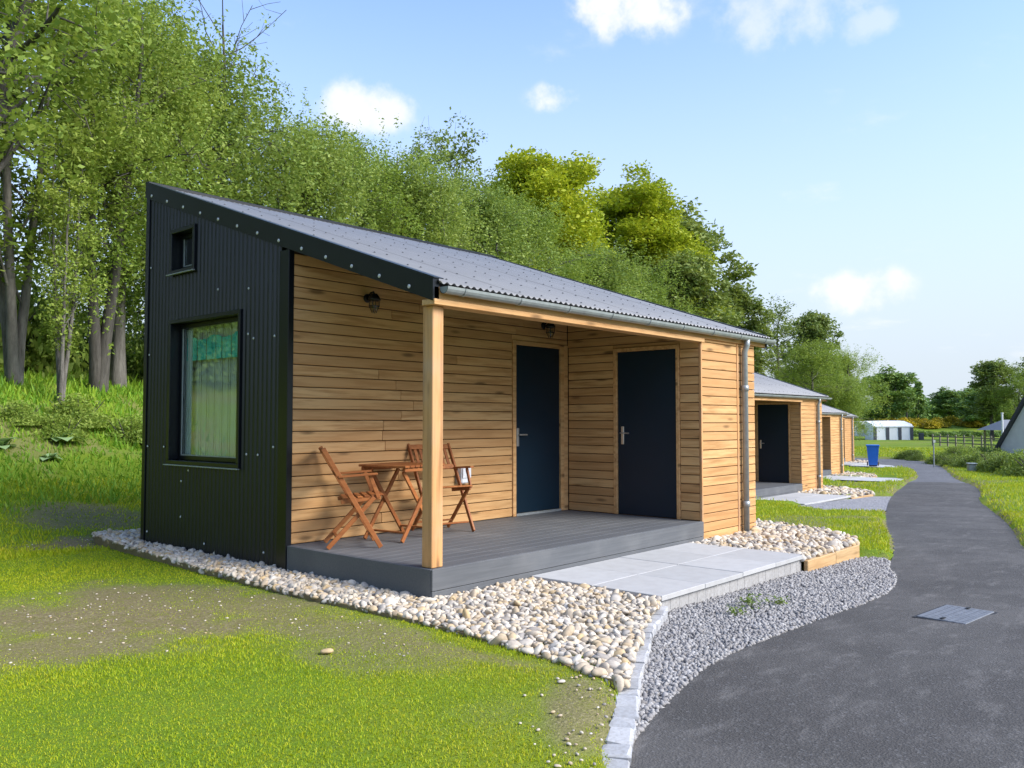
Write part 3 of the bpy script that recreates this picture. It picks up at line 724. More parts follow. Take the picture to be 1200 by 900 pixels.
    MB().box(.0, 5.96, D-.02, D+.05, zr(D)-.03, zr(D)+.03, .006).build('ridge_cap', M['black_trim'], root)
    # gutter: half round channel with brackets, outlet and pipe
    g = MB(); na = 9; gx0, gx1, gy, gz, gr = .045, 5.985, -.088, 2.190, .050
    for x in (gx0, gx1):
        for r_ in (gr, gr-.004):
            for i in range(na): t = math.pi*i/(na-1); g.v.append((x, gy+r_*math.cos(t), gz-r_*math.sin(t)*1.1))
    for i in range(na-1):
        g.f += [(i, i+1, 2*na+i+1, 2*na+i), (na+i, 3*na+i, 3*na+i+1, na+i+1), (i, na+i, na+i+1, i+1), (2*na+i, 2*na+i+1, 3*na+i+1, 3*na+i)]
    g.f += [(0, 2*na, 3*na, na), (na-1, 2*na-1, 4*na-1, 3*na-1), tuple(range(na)), tuple(range(2*na, 3*na))[::-1]]
    gt = g.build('gutter', M['galv'], root); 
    for k in range(9):
        x = .25+k*.68; b_ = MB(); pts = [(x, gy+(gr+.004)*math.cos(math.pi*i/8), gz-(gr+.004)*math.sin(math.pi*i/8)*1.1) for i in range(9)]
        for a, b in zip(pts[:-1], pts[1:]): b_.bar(a, b, .022, .004, (1, 0, 0) if False else (0, .3, 1), 0)
        b_.bar(pts[0], (x, .0, gz+.01), .022, .004, (0, 0, 1), 0); b_.build('gutter_bracket', M['galv'], gt)
    px = 5.245
    dp = MB().tube([(px, gy, 2.155), (px, gy+.005, 2.08), (px, -.052, 2.0), (px, -.052, -.235)], .036, 12).build('downpipe', M['galv'], root, True)
    for z in (.13, 1.55): MB().tube([(px, -.052, z-.035), (px, -.052, z+.035)], .045, 12).build('pipe_clip', M['galv'], dp, True)
    # eaves beam and fascia
    MB().box(.0, 5.93, -.030, .012, 2.098, 2.195, .003).build('fascia', M['timber'], root)
    MB().box(-.012, W+.02, -.045, .10, 2.052, 2.096, .003).build('beam', M['timber'], root)
    MB().box(.03, .15, .018, .135, .002, 2.05, .006).build('post', M['timber_z'], root)
    # deck
    dk = MB().box(.02, W-.002, .022, P+.02, -.26, -.027).build('deck', M['membrane'], root)
    bw = (P+.0)/13
    if detail:
        for k in range(13): MB().box(.022, W-.002, .024+k*bw if k else .0, min((k+1)*bw+.020, P+.03), -.025, 0, .003).build('deck_board', M['deck'], dk)
    else: MB().box(.022, W-.002, 0, P+.03, -.025, 0, .003).build('deck_board', M['deck'], dk)
    MB().box(0, .020, .001, P-.014, -.255, -.001, .003).build('fascia_board', M['deck'], dk)
    MB().box(.0, W-.001, -.021, -.001, -.165, -.001, .003).build('fascia_board', M['deck'], dk)
    MB().box(.0, W-.001, -.020, .0, -.255, -.169, .003).build('fascia_board', M['deck'], dk)
    # porch back wall
    bp = .1045; gap = .0075
    bw_ = MB().box(.05, W+.05, P+.032, P+.1, -.1, zr(P)-.1).build('porch_wall', M['batten'], root)
    runs = []; k = 0
    while True:
        z0 = .006+k*bp; z1 = z0+bp-gap
        if z1 > zr(P)-.13: break
        hd = 2.129
        if z0 < hd:
            for q in (split_run(.052, 3.148) if detail else [(.052, 3.148)]): runs.append((z0, z1, *q))
            if z1 > hd+.014: runs.append((hd, z1, 3.1515, W-.004))
        else:
            for q in (split_run(.052, W-.004) if detail else [(.052, W-.004)]): runs.append((z0, z1, *q))
        k += 1
    boards(bw_, runs, M['board'], detail, lambda m, a, b, c, d: m.box(a, b, P+rnd.uniform(-.0012, .0012), P+.022, c, d, .005))
    # door in the back wall
    dr = MB().box(3.214, 4.078, P+.012, P+.056, .035, 2.07, .003).build('door', M['door'], root)
    fr = MB(); fr.box(3.152, 3.211, P-.014, P+.03, .002, 2.125, .003); fr.box(4.081, 4.150, P-.014, P+.03, .002, 2.125, .003); fr.box(3.211, 4.081, P-.013, P+.03, 2.074, 2.124, .003); fr.build('door_frame', M['timber'], dr)
    MB().box(4.153, W-.003, P-.010, P+.03, .002, 2.125, .003).build('corner_post', M['timber'], root)
    MB().box(3.213, 4.079, P-.02, P+.03, .001, .030, .003).build('threshold', M['galv'], dr); handle(dr, 'y', (3.262, P+.012, .95))
    # store side wall, facing the porch
    sw_ = MB(); 
    V_ = [(W+.03, .03), (W+.03, D-.2), (W+.09, D-.2), (W+.09, .03)]
    sw_.add([(x, y, -.3) for x, y in V_]+[(x, y, zr(y)-.11) for x, y in V_], [(0,1,2,3),(7,6,5,4),(0,4,5,1),(1,5,6,2),(2,6,7,3),(3,7,4,0)])
    sw = sw_.build('store_side_wall', M['batten'], root)
    runs = []; k = 0
    while True:
        z0 = .006+k*bp; z1 = z0+bp-gap
        lo_ = max(.03, (z1-ZE+.14)/SL)
        if lo_ > P-.25: break
        hd = 2.050
        if z0 < hd:
            rr = [(max(lo_, .03), .276), (1.212, P-.016)]
            if z1 > hd+.014: runs.append((hd, z1, .279, 1.209))
        else: rr = [(lo_, P-.003)]
        for a, b in rr:
            if b-a > .03: runs.append((z0, z1, a, b))
        k += 1
    boards(sw, runs, M['board_y'], detail, lambda m, a, b, c, d: m.box(W+rnd.uniform(-.0012, .0012), W+.022, a, b, c, d, .005))
    d2 = MB().box(W+.010, W+.052, .327, 1.155, .008, 1.995, .003).build('door', M['door'], root)
    fr = MB(); fr.box(W-.014, W+.028, .280, .324, .002, 2.046, .003); fr.box(W-.014, W+.028, 1.158, 1.209, .002, 2.046, .003); fr.box(W-.013, W+.028, .324, 1.158, 1.999, 2.045, .003); fr.build('door_frame', M['timber'], d2)
    handle(d2, 'x', (W+.010, 1.085, .97))
    # store front wall
    fw = MB().box(W+.03, LX-.03, .032, .09, -.5, 2.09).build('store_front_wall', M['batten'], root)
    runs = []; k = 0
    while True:
        z0 = -.232+k*bp; z1 = z0+bp-gap
        if z0 > 2.08: break
        z1 = min(z1, 2.096)
        runs.append((z0, z1, W+.028, 5.128)); runs.append((z0, z1, 5.172, LX-.002)); k += 1
    boards(fw, runs, M['board'], detail, lambda m, a, b, c, d: m.box(a, b, rnd.uniform(-.0012, .0012), .022, c, d, .005))
    MB().box(W-.004, W+.026, -.006, .026, -.235, 2.048, .003).build('corner_trim', M['timber_z'], root)
    MB().box(5.13, 5.17, -.006, .024, -.235, 2.10, .003).build('sheen_strip', M['timber_z'], root)  # added strip standing in for the pale sheen beside the downpipe
    return root
build_cabin(0, True, 'black corrugated and larch clad cabin with table and chairs on its deck')
c1 = build_cabin(1, False, 'larch clad cabin second along the road, dark door in its porch')
for n in (2, 3):
    c = copy_tree(c1); c.location = (STG[0]*n, STG[1]*n, DZ[n])
    c['label'] = 'third larch clad cabin along the road, partly hidden behind the second' if n == 2 else 'farthest larch clad cabin of the row, beside the blue bin'

# ------------------------------------------------------------------ things on the porch
def lantern(x, z, label):
    r = empty('wall_lantern', (x, P-.002, z)); tag(r, label, 'lantern', 'black lanterns on the porch wall')
    MB().lathe([(.045, 0), (.045, .012), (.03, .022)], 14).build('wall_plate', M['lantern'], r).rotation_euler = (math.pi/2, 0, 0)
    MB().tube([(0, -.015, .0), (0, -.06, .05), (0, -.10, .055), (0, -.115, .03)], .011, 8).build('arm', M['lantern'], r, True)
    MB().lathe([(.030, .035), (.034, .03), (.062, -.012), (.066, -.03), (.052, -.034)], 16, (0, -.115, 0)).build('cap', M['lantern'], r, True)
    MB().lathe([(.040, -.036), (.044, -.07), (.043, -.12), (.030, -.148)], 14, (0, -.115, 0)).build('glass', M['lampglass'], r, True)
    c = MB()
    for k in range(4):
        t = k*math.pi/2+.6; c.tube([(.05*math.cos(t), -.115+.05*math.sin(t), -.034), (.052*math.cos(t), -.115+.052*math.sin(t), -.09), (.02*math.cos(t), -.115+.02*math.sin(t), -.158)], .0045, 6)
    for zc in (-.09,):
        c.tube([(.052*math.cos(i*math.pi/8), -.115+.052*math.sin(i*math.pi/8), zc) for i in range(17)], .0045, 6)
    c.build('cage', M['lantern'], r); return r
lantern(.92, 2.385, 'black caged lantern on larch wall above the left folding chair')
lantern(3.74, 2.345, 'black caged lantern on larch wall above the navy porch door')

def folding_chair(loc, rz, label):
    r = empty('folding_chair', loc, rz); tag(r, label, 'chair', 'folding hardwood chairs on the deck')
    hw = .245; K = M['teak']
    for s in (-1, 1):
        y = s*hw
        MB().bar((-.285, y, .90), (.235, y, .008), .022, .042, (1, 0, .5)).build('back_post', K, r)
        yi = s*(hw-.026)
        MB().bar((-.235, yi, .008), (.175, yi, .455), .022, .040, (1, 0, -.5)).build('leg', K, r)
        MB().bar((-.15, y+s*.0, .645), (.20, y+s*.0, .668), .05, .02).build('armrest', K, r)
        MB().bar((.215, s*(hw-.024), .45), (.135, s*(hw-.024), .655), .020, .034, (1, 0, .3)).build('arm_support', K, r)
        MB().bar((-.12, s*(hw-.045), .415), (.235, s*(hw-.045), .452), .018, .036).build('seat_rail', K, r)
    for k in range(6):
        x = -.10+k*.062; MB().box(x, x+.05, -hw+.03, hw-.03, .437+.104*(x+.10), .452+.104*(x+.10), .004).build('seat_slat', K, r)
    def back(u): return (-.285+u*.52/.892, .90-u)
    for u in (.03, .24):
        x, z = back(u); MB().bar((x, -hw, z), (x, hw, z), .018, .055, (-.5, 0, .86)).build('back_rail', K, r)
    for k in range(7):
        y = -.18+k*.06; a = back(.055); b = back(.215); MB().bar((a[0], y, a[1]), (b[0], y, b[1]), .036, .012, (.86, 0, .5)).build('back_slat', K, r)
    for x, z in ((.16, .10), (-.16, .095)): MB().bar((x+.012, -hw+.03, z), (x+.012, hw-.03, z), .03, .016).build('stretcher', K, r)
    return r
folding_chair((.42, 1.50, 0), math.radians(-33), 'folding hardwood armchair beside the black corrugated wall, left of the table')
folding_chair((1.66, 1.60, 0), math.radians(-103), 'folding hardwood armchair between the timber post and porch door')
r = empty('folding_table', (1.04, 1.52, 0), math.radians(8)); tag(r, 'small folding hardwood table with crossed legs between the two chairs', 'table')
K = M['teak']; hw = .30
tp = MB().box(-.28, .28, -hw+.02, -hw+.055, .665, .70, .003).build('apron', K, r); MB().box(-.28, .28, hw-.055, hw-.02, .665, .70, .003).build('apron', K, r)
for k in range(8): MB().box(-.30+k*.0755, -.30+k*.0755+.068, -hw, hw, .703, .725, .005).build('top_slat', K, r)
for s in (-1, 1):
    MB().bar((-.27, s*.235, .008), (.22, s*.235, .665), .022, .04, (1, 0, -.5)).build('leg', K, r)
    MB().bar((.27, s*.205, .008), (-.22, s*.205, .665), .022, .04, (1, 0, .5)).build('leg', K, r)
MB().bar((-.215, -.235, .09), (-.215, .235, .09), .03, .018).build('stretcher', K, r); MB().bar((.215, -.205, .09), (.215, .205, .09), .03, .018).build('stretcher', K, r)
r = empty('socket_box', (2.29, P, .54)); tag(r, 'small white plastic box on larch wall behind the right chair', 'box')
MB().box(-.075, .075, -.075, -.001, -.09, .09, .012).build('box_body', M['white'], r); MB().box(-.066, .066, -.086, -.076, -.03, .08, .004).build('lid', M['white'], r)
MB().box(-.11, -.078, -.05, -.002, -.09, .02, .006).build('shadow_block', M['galv'], r)  # grey block standing in for the shadow left of the box

# ------------------------------------------------------------------ drain cover, bin, weeds
r = empty('drain_cover', (2.62, -3.04, float(h0(2.62, -3.04))+.046), math.radians(-6)); tag(r, 'rectangular galvanised drain cover set in the dark asphalt', 'drain cover')
MB().box(-.32, .32, -.20, .20, -.06, .004, .003).build('frame', M['rubber'], r)
MB().box(-.295, .295, -.175, .175, -.02, .011, .003).build('lid', M['iron'], r)
t = MB()
for i in range(11):
    for j in range(6): t.box(-.29+i*.054, -.29+i*.054+.032, -.157+j*.053, -.157+j*.053+.03, .011, .0122)
t.build('tread', M['iron'], r)
for x in (-.25, .25): MB().box(x-.03, x+.03, -.012, .012, .0165, .020).build('keyhole', M['rubber'], r)

bz = float(h0(37.8, 9.45))+.10
r = empty('wheelie_bin', (37.8, 9.3, bz), math.radians(200)); tag(r, 'bright blue wheelie bin on the path by the farthest cabin', 'bin')
t = MB(); lv = [(0.05, .19, .22), (.25, .21, .255), (.90, .265, .325), (.96, .285, .345)]
for z, a, b in lv: t.v += [(-b, -a, z), (b, -a, z), (b, a, z), (-b, a, z)]
for i in range(3):
    for k in range(4): t.f.append((4*i+k, 4*i+(k+1) % 4, 4*i+4+(k+1) % 4, 4*i+4+k))
t.f += [(3, 2, 1, 0)]; t.build('body', M['blue'], r)
MB().box(-.36, .37, -.305, .305, .965, 1.02, .02).build('lid', M['blue'], r); MB().tube([(-.40, -.22, .97), (-.40, .22, .97)], .016).build('handle', M['blue'], r)
for s in (-1, 1): MB().tube([(-.22, s*.215, .1), (-.22, s*.265, .1)], .10, 14).build('wheel', M['rubber'], r)
MB().box(.05, .2, -.18, .18, 0, .05).build('foot', M['rubber'], r)

def leaf_mesh(name, C, Sz, nb, r, mat, parent, aspect=.5, up=.0):
    """many small rhombic leaves: centres C, half-lengths Sz"""
    n = len(C); a = r.normal(size=(n, 3)); a /= np.linalg.norm(a, axis=1)[:, None]
    b = r.normal(size=(n, 3)); b[:, 2] += 0; nrm = np.cross(a, b); nrm[:, 2] = np.abs(nrm[:, 2]) + up; nrm /= np.linalg.norm(nrm, axis=1)[:, None]
    a = a - nrm*(a*nrm).sum(1)[:, None]; a /= np.linalg.norm(a, axis=1)[:, None]; b = np.cross(nrm, a)
    s = np.asarray(Sz)[:, None]
    V = np.stack([C-a*s, C+b*s*aspect-a*s*.1, C+a*s, C-b*s*aspect-a*s*.1], 1).reshape(-1, 3)
    return mesh_np(name, V, np.arange(4*n).reshape(-1, 4), mat, parent)
for x, y, k, wl in ((1.85, -1.74, 1.2, 'largest green weed tuft in the grey gravel below the step'), (1.52, -1.78, .8, 'green weed in the gravel between the setts and the largest tuft'), (2.08, -1.86, .8, 'green weed in the gravel on the road side of the largest tuft'), (1.98, -1.63, .6, 'tiny green weed in the gravel close under the step')):
    r = empty('weed', (x+.05, y+.02, float(h0(x, y))+.03)); tag(r, wl, 'weed', 'weeds in the gravel')
    C = rs.normal(size=(int(70*k), 3))*np.array([.05, .05, .03])*k + (0, 0, .045*k); C[:, 2] = np.abs(C[:, 2]); leaf_mesh('leaves', C, rs.uniform(.012, .026, len(C)), 0, rs, M['shrub'], r, .45, 1)
    t = MB()
    for q in range(4): t.tube([(0, 0, 0), (rs.normal()*.03, rs.normal()*.03, .06*k)], .002, 5)
    t.build('stem', M['shrub'], r)

# ------------------------------------------------------------------ grass
def view_px(x, y):
    d = depth(x, y); r = (x-CAM[0])*RX+(y-CAM[1])*RY
    return 600+998.7*r/np.maximum(d, .1), d
EXCL = HARD + [bed1, bed2] + [off(FOOT, n) for n in range(4)] + [off(bed2, n) for n in (1, 2, 3)] + [off([(1.15, -1.36), (3.92, -1.36), (3.92, 0), (1.15, 0)], n) for n in range(4)]
def grass(name, zones, mat, lab):
    Xs, Hs, Ws = [], [], []
    for (x0, x1, y0, y1, dens, hgt, wid, vlo, vhi) in zones:
        n = int(dens*(x1-x0)*(y1-y0)); x = rs.uniform(x0, x1, n); y = rs.uniform(y0, y1, n)
        px, d = view_px(x, y); v = -.305*x+.952*y
        k = (d > 1.5) & (px > -330) & (px < 1480) & (v >= vlo) & (v < vhi)
        out_ = (px < -60) | (px > 1260); k &= ~(out_ & (rs.rand(n) < .7))
        x, y, d = x[k], y[k], d[k]
        thin = np.minimum(1, (4.2/np.maximum(d, 1))**1.15) if x1-x0 < 25 else np.ones(len(x))
        k = rs.rand(len(x)) < thin; x, y, d, thin = x[k], y[k], d[k], thin[k]
        Pt = np.stack([x, y], 1); k = np.ones(len(x), bool)
        for poly in EXCL:
            bx = np.array(poly); m_ = (x > bx[:, 0].min()) & (x < bx[:, 0].max()) & (y > bx[:, 1].min()) & (y < bx[:, 1].max())
            if m_.any(): kk = inpoly(Pt[m_], poly); idx = np.where(m_)[0]; k[idx[kk]] = False
        x, y, d, thin = x[k], y[k], d[k], thin[k]
        b = bare(x, y); k = rs.rand(len(x)) > b*.86; x, y, d, thin, b = x[k], y[k], d[k], thin[k], b[k]
        Xs.append(np.stack([x, y, hz(x, y)-.004], 1)); lush = .55+.9*fbm(x, y, .9, 41)
        Hs.append(hgt*rs.uniform(.55, 1.25, len(x))*lush*(1-.55*b)); Ws.append(wid*rs.uniform(.7, 1.3, len(x))/np.sqrt(thin))
    C = np.concatenate(Xs); H = np.concatenate(Hs)[:, None]; Wd = np.concatenate(Ws)[:, None]; n = len(C)
    an = rs.uniform(0, 2*np.pi, n); a = np.stack([np.cos(an), np.sin(an), np.zeros(n)], 1); ln = rs.normal(size=(n, 3))*.42; ln[:, 2] = 1; ln /= np.linalg.norm(ln, axis=1)[:, None]
    V = np.stack([C-a*Wd, C+a*Wd, C+a*Wd*.25+ln*H, C-a*Wd*.25+ln*H], 1).reshape(-1, 3)
    print(name, n)
    return tag(mesh_np(name, V, np.arange(4*n).reshape(-1, 4), mat), lab, 'grass', kind='stuff')
grass('grass', [(-4.6, 0, -4.5, 6.5, 10500, .017, .0030, -99, 6), (-4, 6, 5, 12, 2600, .05, .005, -99, 8.2), (5.2, 13, -2.2, 4, 2600, .04, .0035, -99, 6),
                (5.6, 13, -5, -1, 1500, .045, .0045, -99, 6), (13, 45, -3, 14, 110, .07, .012, -99, 6), (45, 70, 0, 24, 16, .12, .03, -99, 8)], M['grass'], 'short yellow green lawn grass with worn patches')
grass('meadow_grass', [(-6, 8, 5.5, 17, 1100, .11, .008, 7.2, 99), (-6, 10, 8, 18, 200, .24, .010, 9.2, 99), (8, 40, 8, 32, 26, .3, .03, 7, 99)], M['meadow'], 'taller rough green grass on the bank below the trees')

# ------------------------------------------------------------------ trees
def grow(seed, H, R, cb, kind, leaf, nprim, nsec, nleaf, bark, lsize, lean=(0, 0), r0=None, rise=.5, clump=.75, strands=0, flat=.7, stems=1, bare_tips=0):
    """tapered trunk(s), limbs and branchlets, leaves in clumps or hanging strands; returns (trunk mesh obj, crown mesh obj)"""
    r = np.random.RandomState(seed); t = MB(); CC = []; SS = []
    r0 = r0 or H*.017
    for st in range(stems):
        ang = r.uniform(0, 6.3); sp = 0 if stems == 1 else r.uniform(.06, .16)
        tl = np.array([lean[0]+math.cos(ang)*sp, lean[1]+math.sin(ang)*sp]); hh = H*(1 if st == 0 else r.uniform(.72, .95))
        n = 9; pts = []; w_ = r.normal(size=(n+1, 2))*H*.010; w_ = np.cumsum(w_, 0)*.5
        for i in range(n+1):
            u = i/n; pts.append(np.array([tl[0]*hh*(u**1.0)*(1-.35*u)+w_[i, 0]*u, tl[1]*hh*u*(1-.35*u)+w_[i, 1]*u, hh*.93*u-.25*(i == 0)]))
        rr = [r0*(1-.9*(i/n))+.008 for i in range(n+1)]; rr[0] *= 1.35
        t.tube(pts, rr, 9, False)
        npr = max(4, int(nprim/stems))
        for k in range(npr):
            u = cb+(1-cb)*((k+r.uniform(.1, .9))/npr)**.9; u = min(u, .985); f = u*n; i = min(int(f), n-1); p = pts[i]+(pts[i+1]-pts[i])*(f-i)
            uu = (u-cb)/(1-cb)
            prof = {'round': math.sqrt(max(.03, 1-(2*min(uu*.93+.07, 1)-1)**2)), 'cone': 1.05-uu*.92, 'birch': .35+.65*math.sin(math.pi*min(1, uu*.8+.2)), 'vase': .45+.6*uu if uu < .8 else 1.25-.3*uu}[kind]
            Ln = R*prof*r.uniform(.72, 1.12); az = k*2.399+r.uniform(-.5, .5); el = rise*(1.1-.35*uu)+r.normal()*.18 + (.35*uu if kind != 'cone' else -.2)
            d = np.array([math.cos(az)*math.cos(el), math.sin(az)*math.cos(el), math.sin(el)]); q = [p]; dd = d.copy()
            for j in range(4):
                dd = dd + r.normal(size=3)*.16 + np.array([0, 0, -.16 if strands else .06]); dd /= np.linalg.norm(dd); q.append(q[-1]+dd*Ln/4)
            br = max(.012, rr[i]*.45); t.tube(q, [br, br*.75, br*.55, br*.35, .008], 6, False)
            for s in range(nsec):
                v = r.uniform(.3, 1.0); g = v*4; a = min(int(g), 3); b = q[a]+(q[a+1]-q[a])*(g-a)
                d2 = dd*.5+r.normal(size=3)*.75; d2[2] += .12; d2 /= np.linalg.norm(d2); L2 = Ln*r.uniform(.16, .42)
                e = b+d2*L2; m = (b+e)/2+r.normal(size=3)*.06; t.tube([b, m, e], [br*.35, br*.22, .005], 4, False)
                if bare_tips and r.rand() < bare_tips: continue
                cr = clump*r.uniform(.6, 1.25)
                if strands:
                    for z in range(strands):
                        st_ = e + r.normal(size=3)*cr*.55; ls = r.uniform(.35, 1.25)*cr*1.7; nl = max(3, int(nleaf/strands*r.uniform(.6, 1.3)))
                        h_ = r.uniform(0, 1, nl); dr = r.normal(size=2)*.22
                        c = st_ + np.stack([h_*dr[0]*ls, h_*dr[1]*ls, -h_*ls], 1) + r.normal(size=(nl, 3))*.07; CC.append(c)
                else:
                    c = r.normal(size=(nleaf, 3)); c /= np.linalg.norm(c, axis=1)[:, None]; c *= (cr*r.uniform(.15, 1.0, nleaf)**.55)[:, None]; c *= np.array([1, 1, flat]); c += r.normal(size=(nleaf, 3))*.08*cr
                    c[:, 2] = np.where(c[:, 2] < 0, c[:, 2]*.6, c[:, 2]); CC.append(c+e)
    C = np.concatenate(CC); Sz = lsize*r.uniform(.55, 1.75, len(C))
    tr = t.build('trunk', bark, None, True); cr = leaf_mesh('crown', C, Sz, 0, r, leaf, None, .52, .25)
    cr.hide_render = False; tr['_H'] = H
    return tr, cr
KINDS = {
 'birch_a':  grow(101, 9.5, 2.5, .22, 'birch', M['birchleaf'], 26, 7, 270, M['birchbark'], .037, rise=.65, clump=.62, strands=9),
 'birch_b':  grow(102, 9.5, 2.7, .28, 'birch', M['birchleaf'], 24, 7, 270, M['bark'], .037, rise=.55, clump=.68, strands=9, stems=2),
 'willow':   grow(103, 9.0, 3.0, .15, 'birch', M['willowleaf'], 30, 8, 270, M['bark'], .043, rise=.6, clump=.75, strands=10),
 'maple':    grow(104, 16.0, 5.2, .16, 'round', M['mapleleaf'], 34, 8, 270, M['bark'], .105, rise=.45, clump=1.35, flat=.60),
 'ash':      grow(105, 12.0, 3.4, .20, 'birch', M['ashleaf'], 26, 7, 130, M['bark'], .115, rise=.7, clump=.85, flat=.8),
 'sparse':   grow(106, 13.0, 2.6, .38, 'vase', M['ashleaf'], 22, 7, 48, M['bark'], .075, rise=.85, clump=.65, flat=.8, bare_tips=.25),
 'wispy':    grow(107, 9.0, 1.5, .12, 'birch', M['birchleaf'], 34, 6, 48, M['birchbark'], .048, rise=1.0, clump=.42, flat=1.0, stems=3, bare_tips=.2, r0=.075),
 'leaning':  grow(108, 9.0, 3.0, .34, 'birch', M['birchleaf'], 24, 7, 120, M['bark'], .050, lean=(.30, -.10), r0=.26, rise=.6, clump=.7, flat=.8),
 'oak':      grow(109, 9.8, 4.2, .10, 'round', M['oakleaf'], 30, 8, 90, M['bark'], .17, rise=.4, clump=1.0, flat=.75),
 'fir':      grow(110, 9.0, 2.2, .06, 'cone', M['oakleaf'], 40, 5, 60, M['bark'], .14, rise=.1, clump=.55, flat=.6),
 'twiggy':   grow(111, 10.0, 2.6, .35, 'vase', M['birchleaf'], 18, 6, 22, M['bark'], .045, rise=.8, clump=.5, flat=.8, bare_tips=.8),
}
KH = dict(birch_a=9.5, birch_b=9.5, willow=9.0, maple=16., ash=12., sparse=13., wispy=9., leaning=9., oak=9.8, fir=9., twiggy=10.)
for a, b in KINDS.values():
    for o in (a, b):
        if '_H' in o: del o['_H']
        COL.objects.unlink(o)
def tree(kind, x, y, H, label, group=None, rz=None, wide=1., name='tree'):
    r = empty(name, (x, y, float(hz(x, y))), rnd.uniform(0, 6.3) if rz is None else rz); tag(r, label, 'tree', group)
    s = H/KH[kind]; r.scale = (s*wide, s*wide, s)
    for o in KINDS[kind]: c = o.copy(); COL.objects.link(c); c.parent = r
    return r
WD = 'woodland trees on the bank behind the cabins'
for kind, x, y, H, wide, nm, lab in (
    ('leaning', -1.1, 11.2, 9.5, 1, 'leaning_tree', 'thick grey trunked tree leaning over the grass bank'),
    ('wispy', 1.5, 13.4, 10.5, 1.1, 'birch_tree', 'tall wispy birch with upright sparse branches on the bank'),
    ('wispy', 1.9, 12.2, 5.6, .9, 'sapling_tree', 'thin young birch sapling low on the bank'),
    ('birch_b', 3.3, 13.9, 9.0, .9, 'birch_tree', 'twin stemmed birch on the bank behind the black gable'),
    ('birch_a', 4.2, 15.0, 9.8, .9, 'birch_tree', 'light green drooping birch with pale trunk behind the black gable'),
    ('willow', 6.0, 15.6, 9.3, 1.0, 'willow_tree', 'full weeping willow rising above the high end of the roof'),
    ('twiggy', 8.0, 17.2, 11.3, .9, 'dead_tree', 'nearly bare twiggy tree standing up among weeping crowns'),
    ('birch_b', 8.6, 17.8, 8.7, 1.0, 'birch_tree', 'bushy twin stemmed birch behind the weeping willow'),
    ('willow', 9.6, 15.7, 8.0, 1.0, 'willow_tree', 'rounded weeping willow behind the middle of the roof'),
    ('birch_a', 12.6, 17.8, 9.0, 1.15, 'birch_tree', 'drooping birch between the two weeping willows'),
    ('willow', 15.2, 17.0, 8.6, 1.1, 'willow_tree', 'lower weeping willow in front of the thin open tree'),
    ('birch_b', 16.6, 20.2, 10.0, 1.0, 'birch_tree', 'tall twin stemmed birch beside the thin open tree'),
    ('sparse', 21.6, 21.6, 11.3, 1.1, 'tall_tree', 'tall thin open crowned tree showing its branches'),
    ('sparse', 19.3, 21.3, 10.4, 1.0, 'tall_tree', 'slightly shorter open crowned tree beside the tall thin one'),
    ('willow', 21.0, 19.0, 9.6, 1.1, 'willow_tree', 'broad weeping willow in front of the maples'),
    ('maple', 34.6, 26.8, 14.6, 1.16, 'maple_tree', 'big bright yellow green maple with rounded top'),
    ('maple', 48.6, 30.2, 16.4, 1.12, 'maple_tree', 'large yellow green maple farther along behind the roof'),
    ('birch_a', 25.2, 20.3, 10.2, 1.25, 'birch_tree', 'pale weeping birch below the big maple'),
    ('willow', 30.8, 21.0, 9.4, 1.25, 'willow_tree', 'pale low willow below the farther maple'),
    ('ash', 57.5, 30.4, 17.0, 1.1, 'ash_tree', 'dull green ash tree beyond the maples'),
    ('ash', 48.0, 26.0, 12.0, 1.2, 'ash_tree', 'lower dull green ash tree just behind the roof end'),
    ('birch_b', 41.0, 24.0, 10.5, 1.3, 'birch_tree', 'bushy birch low behind the roof end'),
    ('ash', 62.5, 28.4, 12.6, 1.0, 'ash_tree', 'dark ash tree just right of the near roof end'),
    ('sparse', 67.2, 27.2, 11.8, 1.35, 'open_tree', 'open leaved tree above the second cabin roof'),
    ('ash', 74.2, 27.2, 12.0, 1.0, 'ash_tree', 'dark ash tree above the second cabin roof'),
    ('birch_a', 61.0, 21.5, 8.6, 1.5, 'birch_tree', 'soft green birch right behind the second cabin'),
    ('birch_b', 70.0, 23.0, 8.8, 1.4, 'birch_tree', 'soft green birch behind the third cabin'),
    ('ash', 81.0, 27.0, 8.4, 1.2, 'ash_tree', 'small ash at the end of the wood by the caravan'),
    ('willow', 64.5, 20.8, 5.8, 1.5, 'willow_tree', 'low spreading willow behind the farthest cabin'),
    ('birch_b', -3.2, 12.6, 9.5, 1.0, 'birch_tree', 'twin stemmed birch on the bank beyond the leaning tree'),
    ('willow', -6.5, 12.2, 9.0, 1.0, 'willow_tree', 'weeping willow on the bank beyond the leaning tree'),
    ('birch_a', -10.5, 10.5, 9.5, 1.0, 'birch_tree', 'drooping birch at the open end of the bank'),
    ('maple', -17, 10, 13, 1.0, 'maple_tree', 'maple standing apart at the open end of the bank')):
    tree(kind, x, y, H, lab, WD, None if kind != 'leaning' else .15, wide, nm)
FW_ = 'far trees beyond the field'
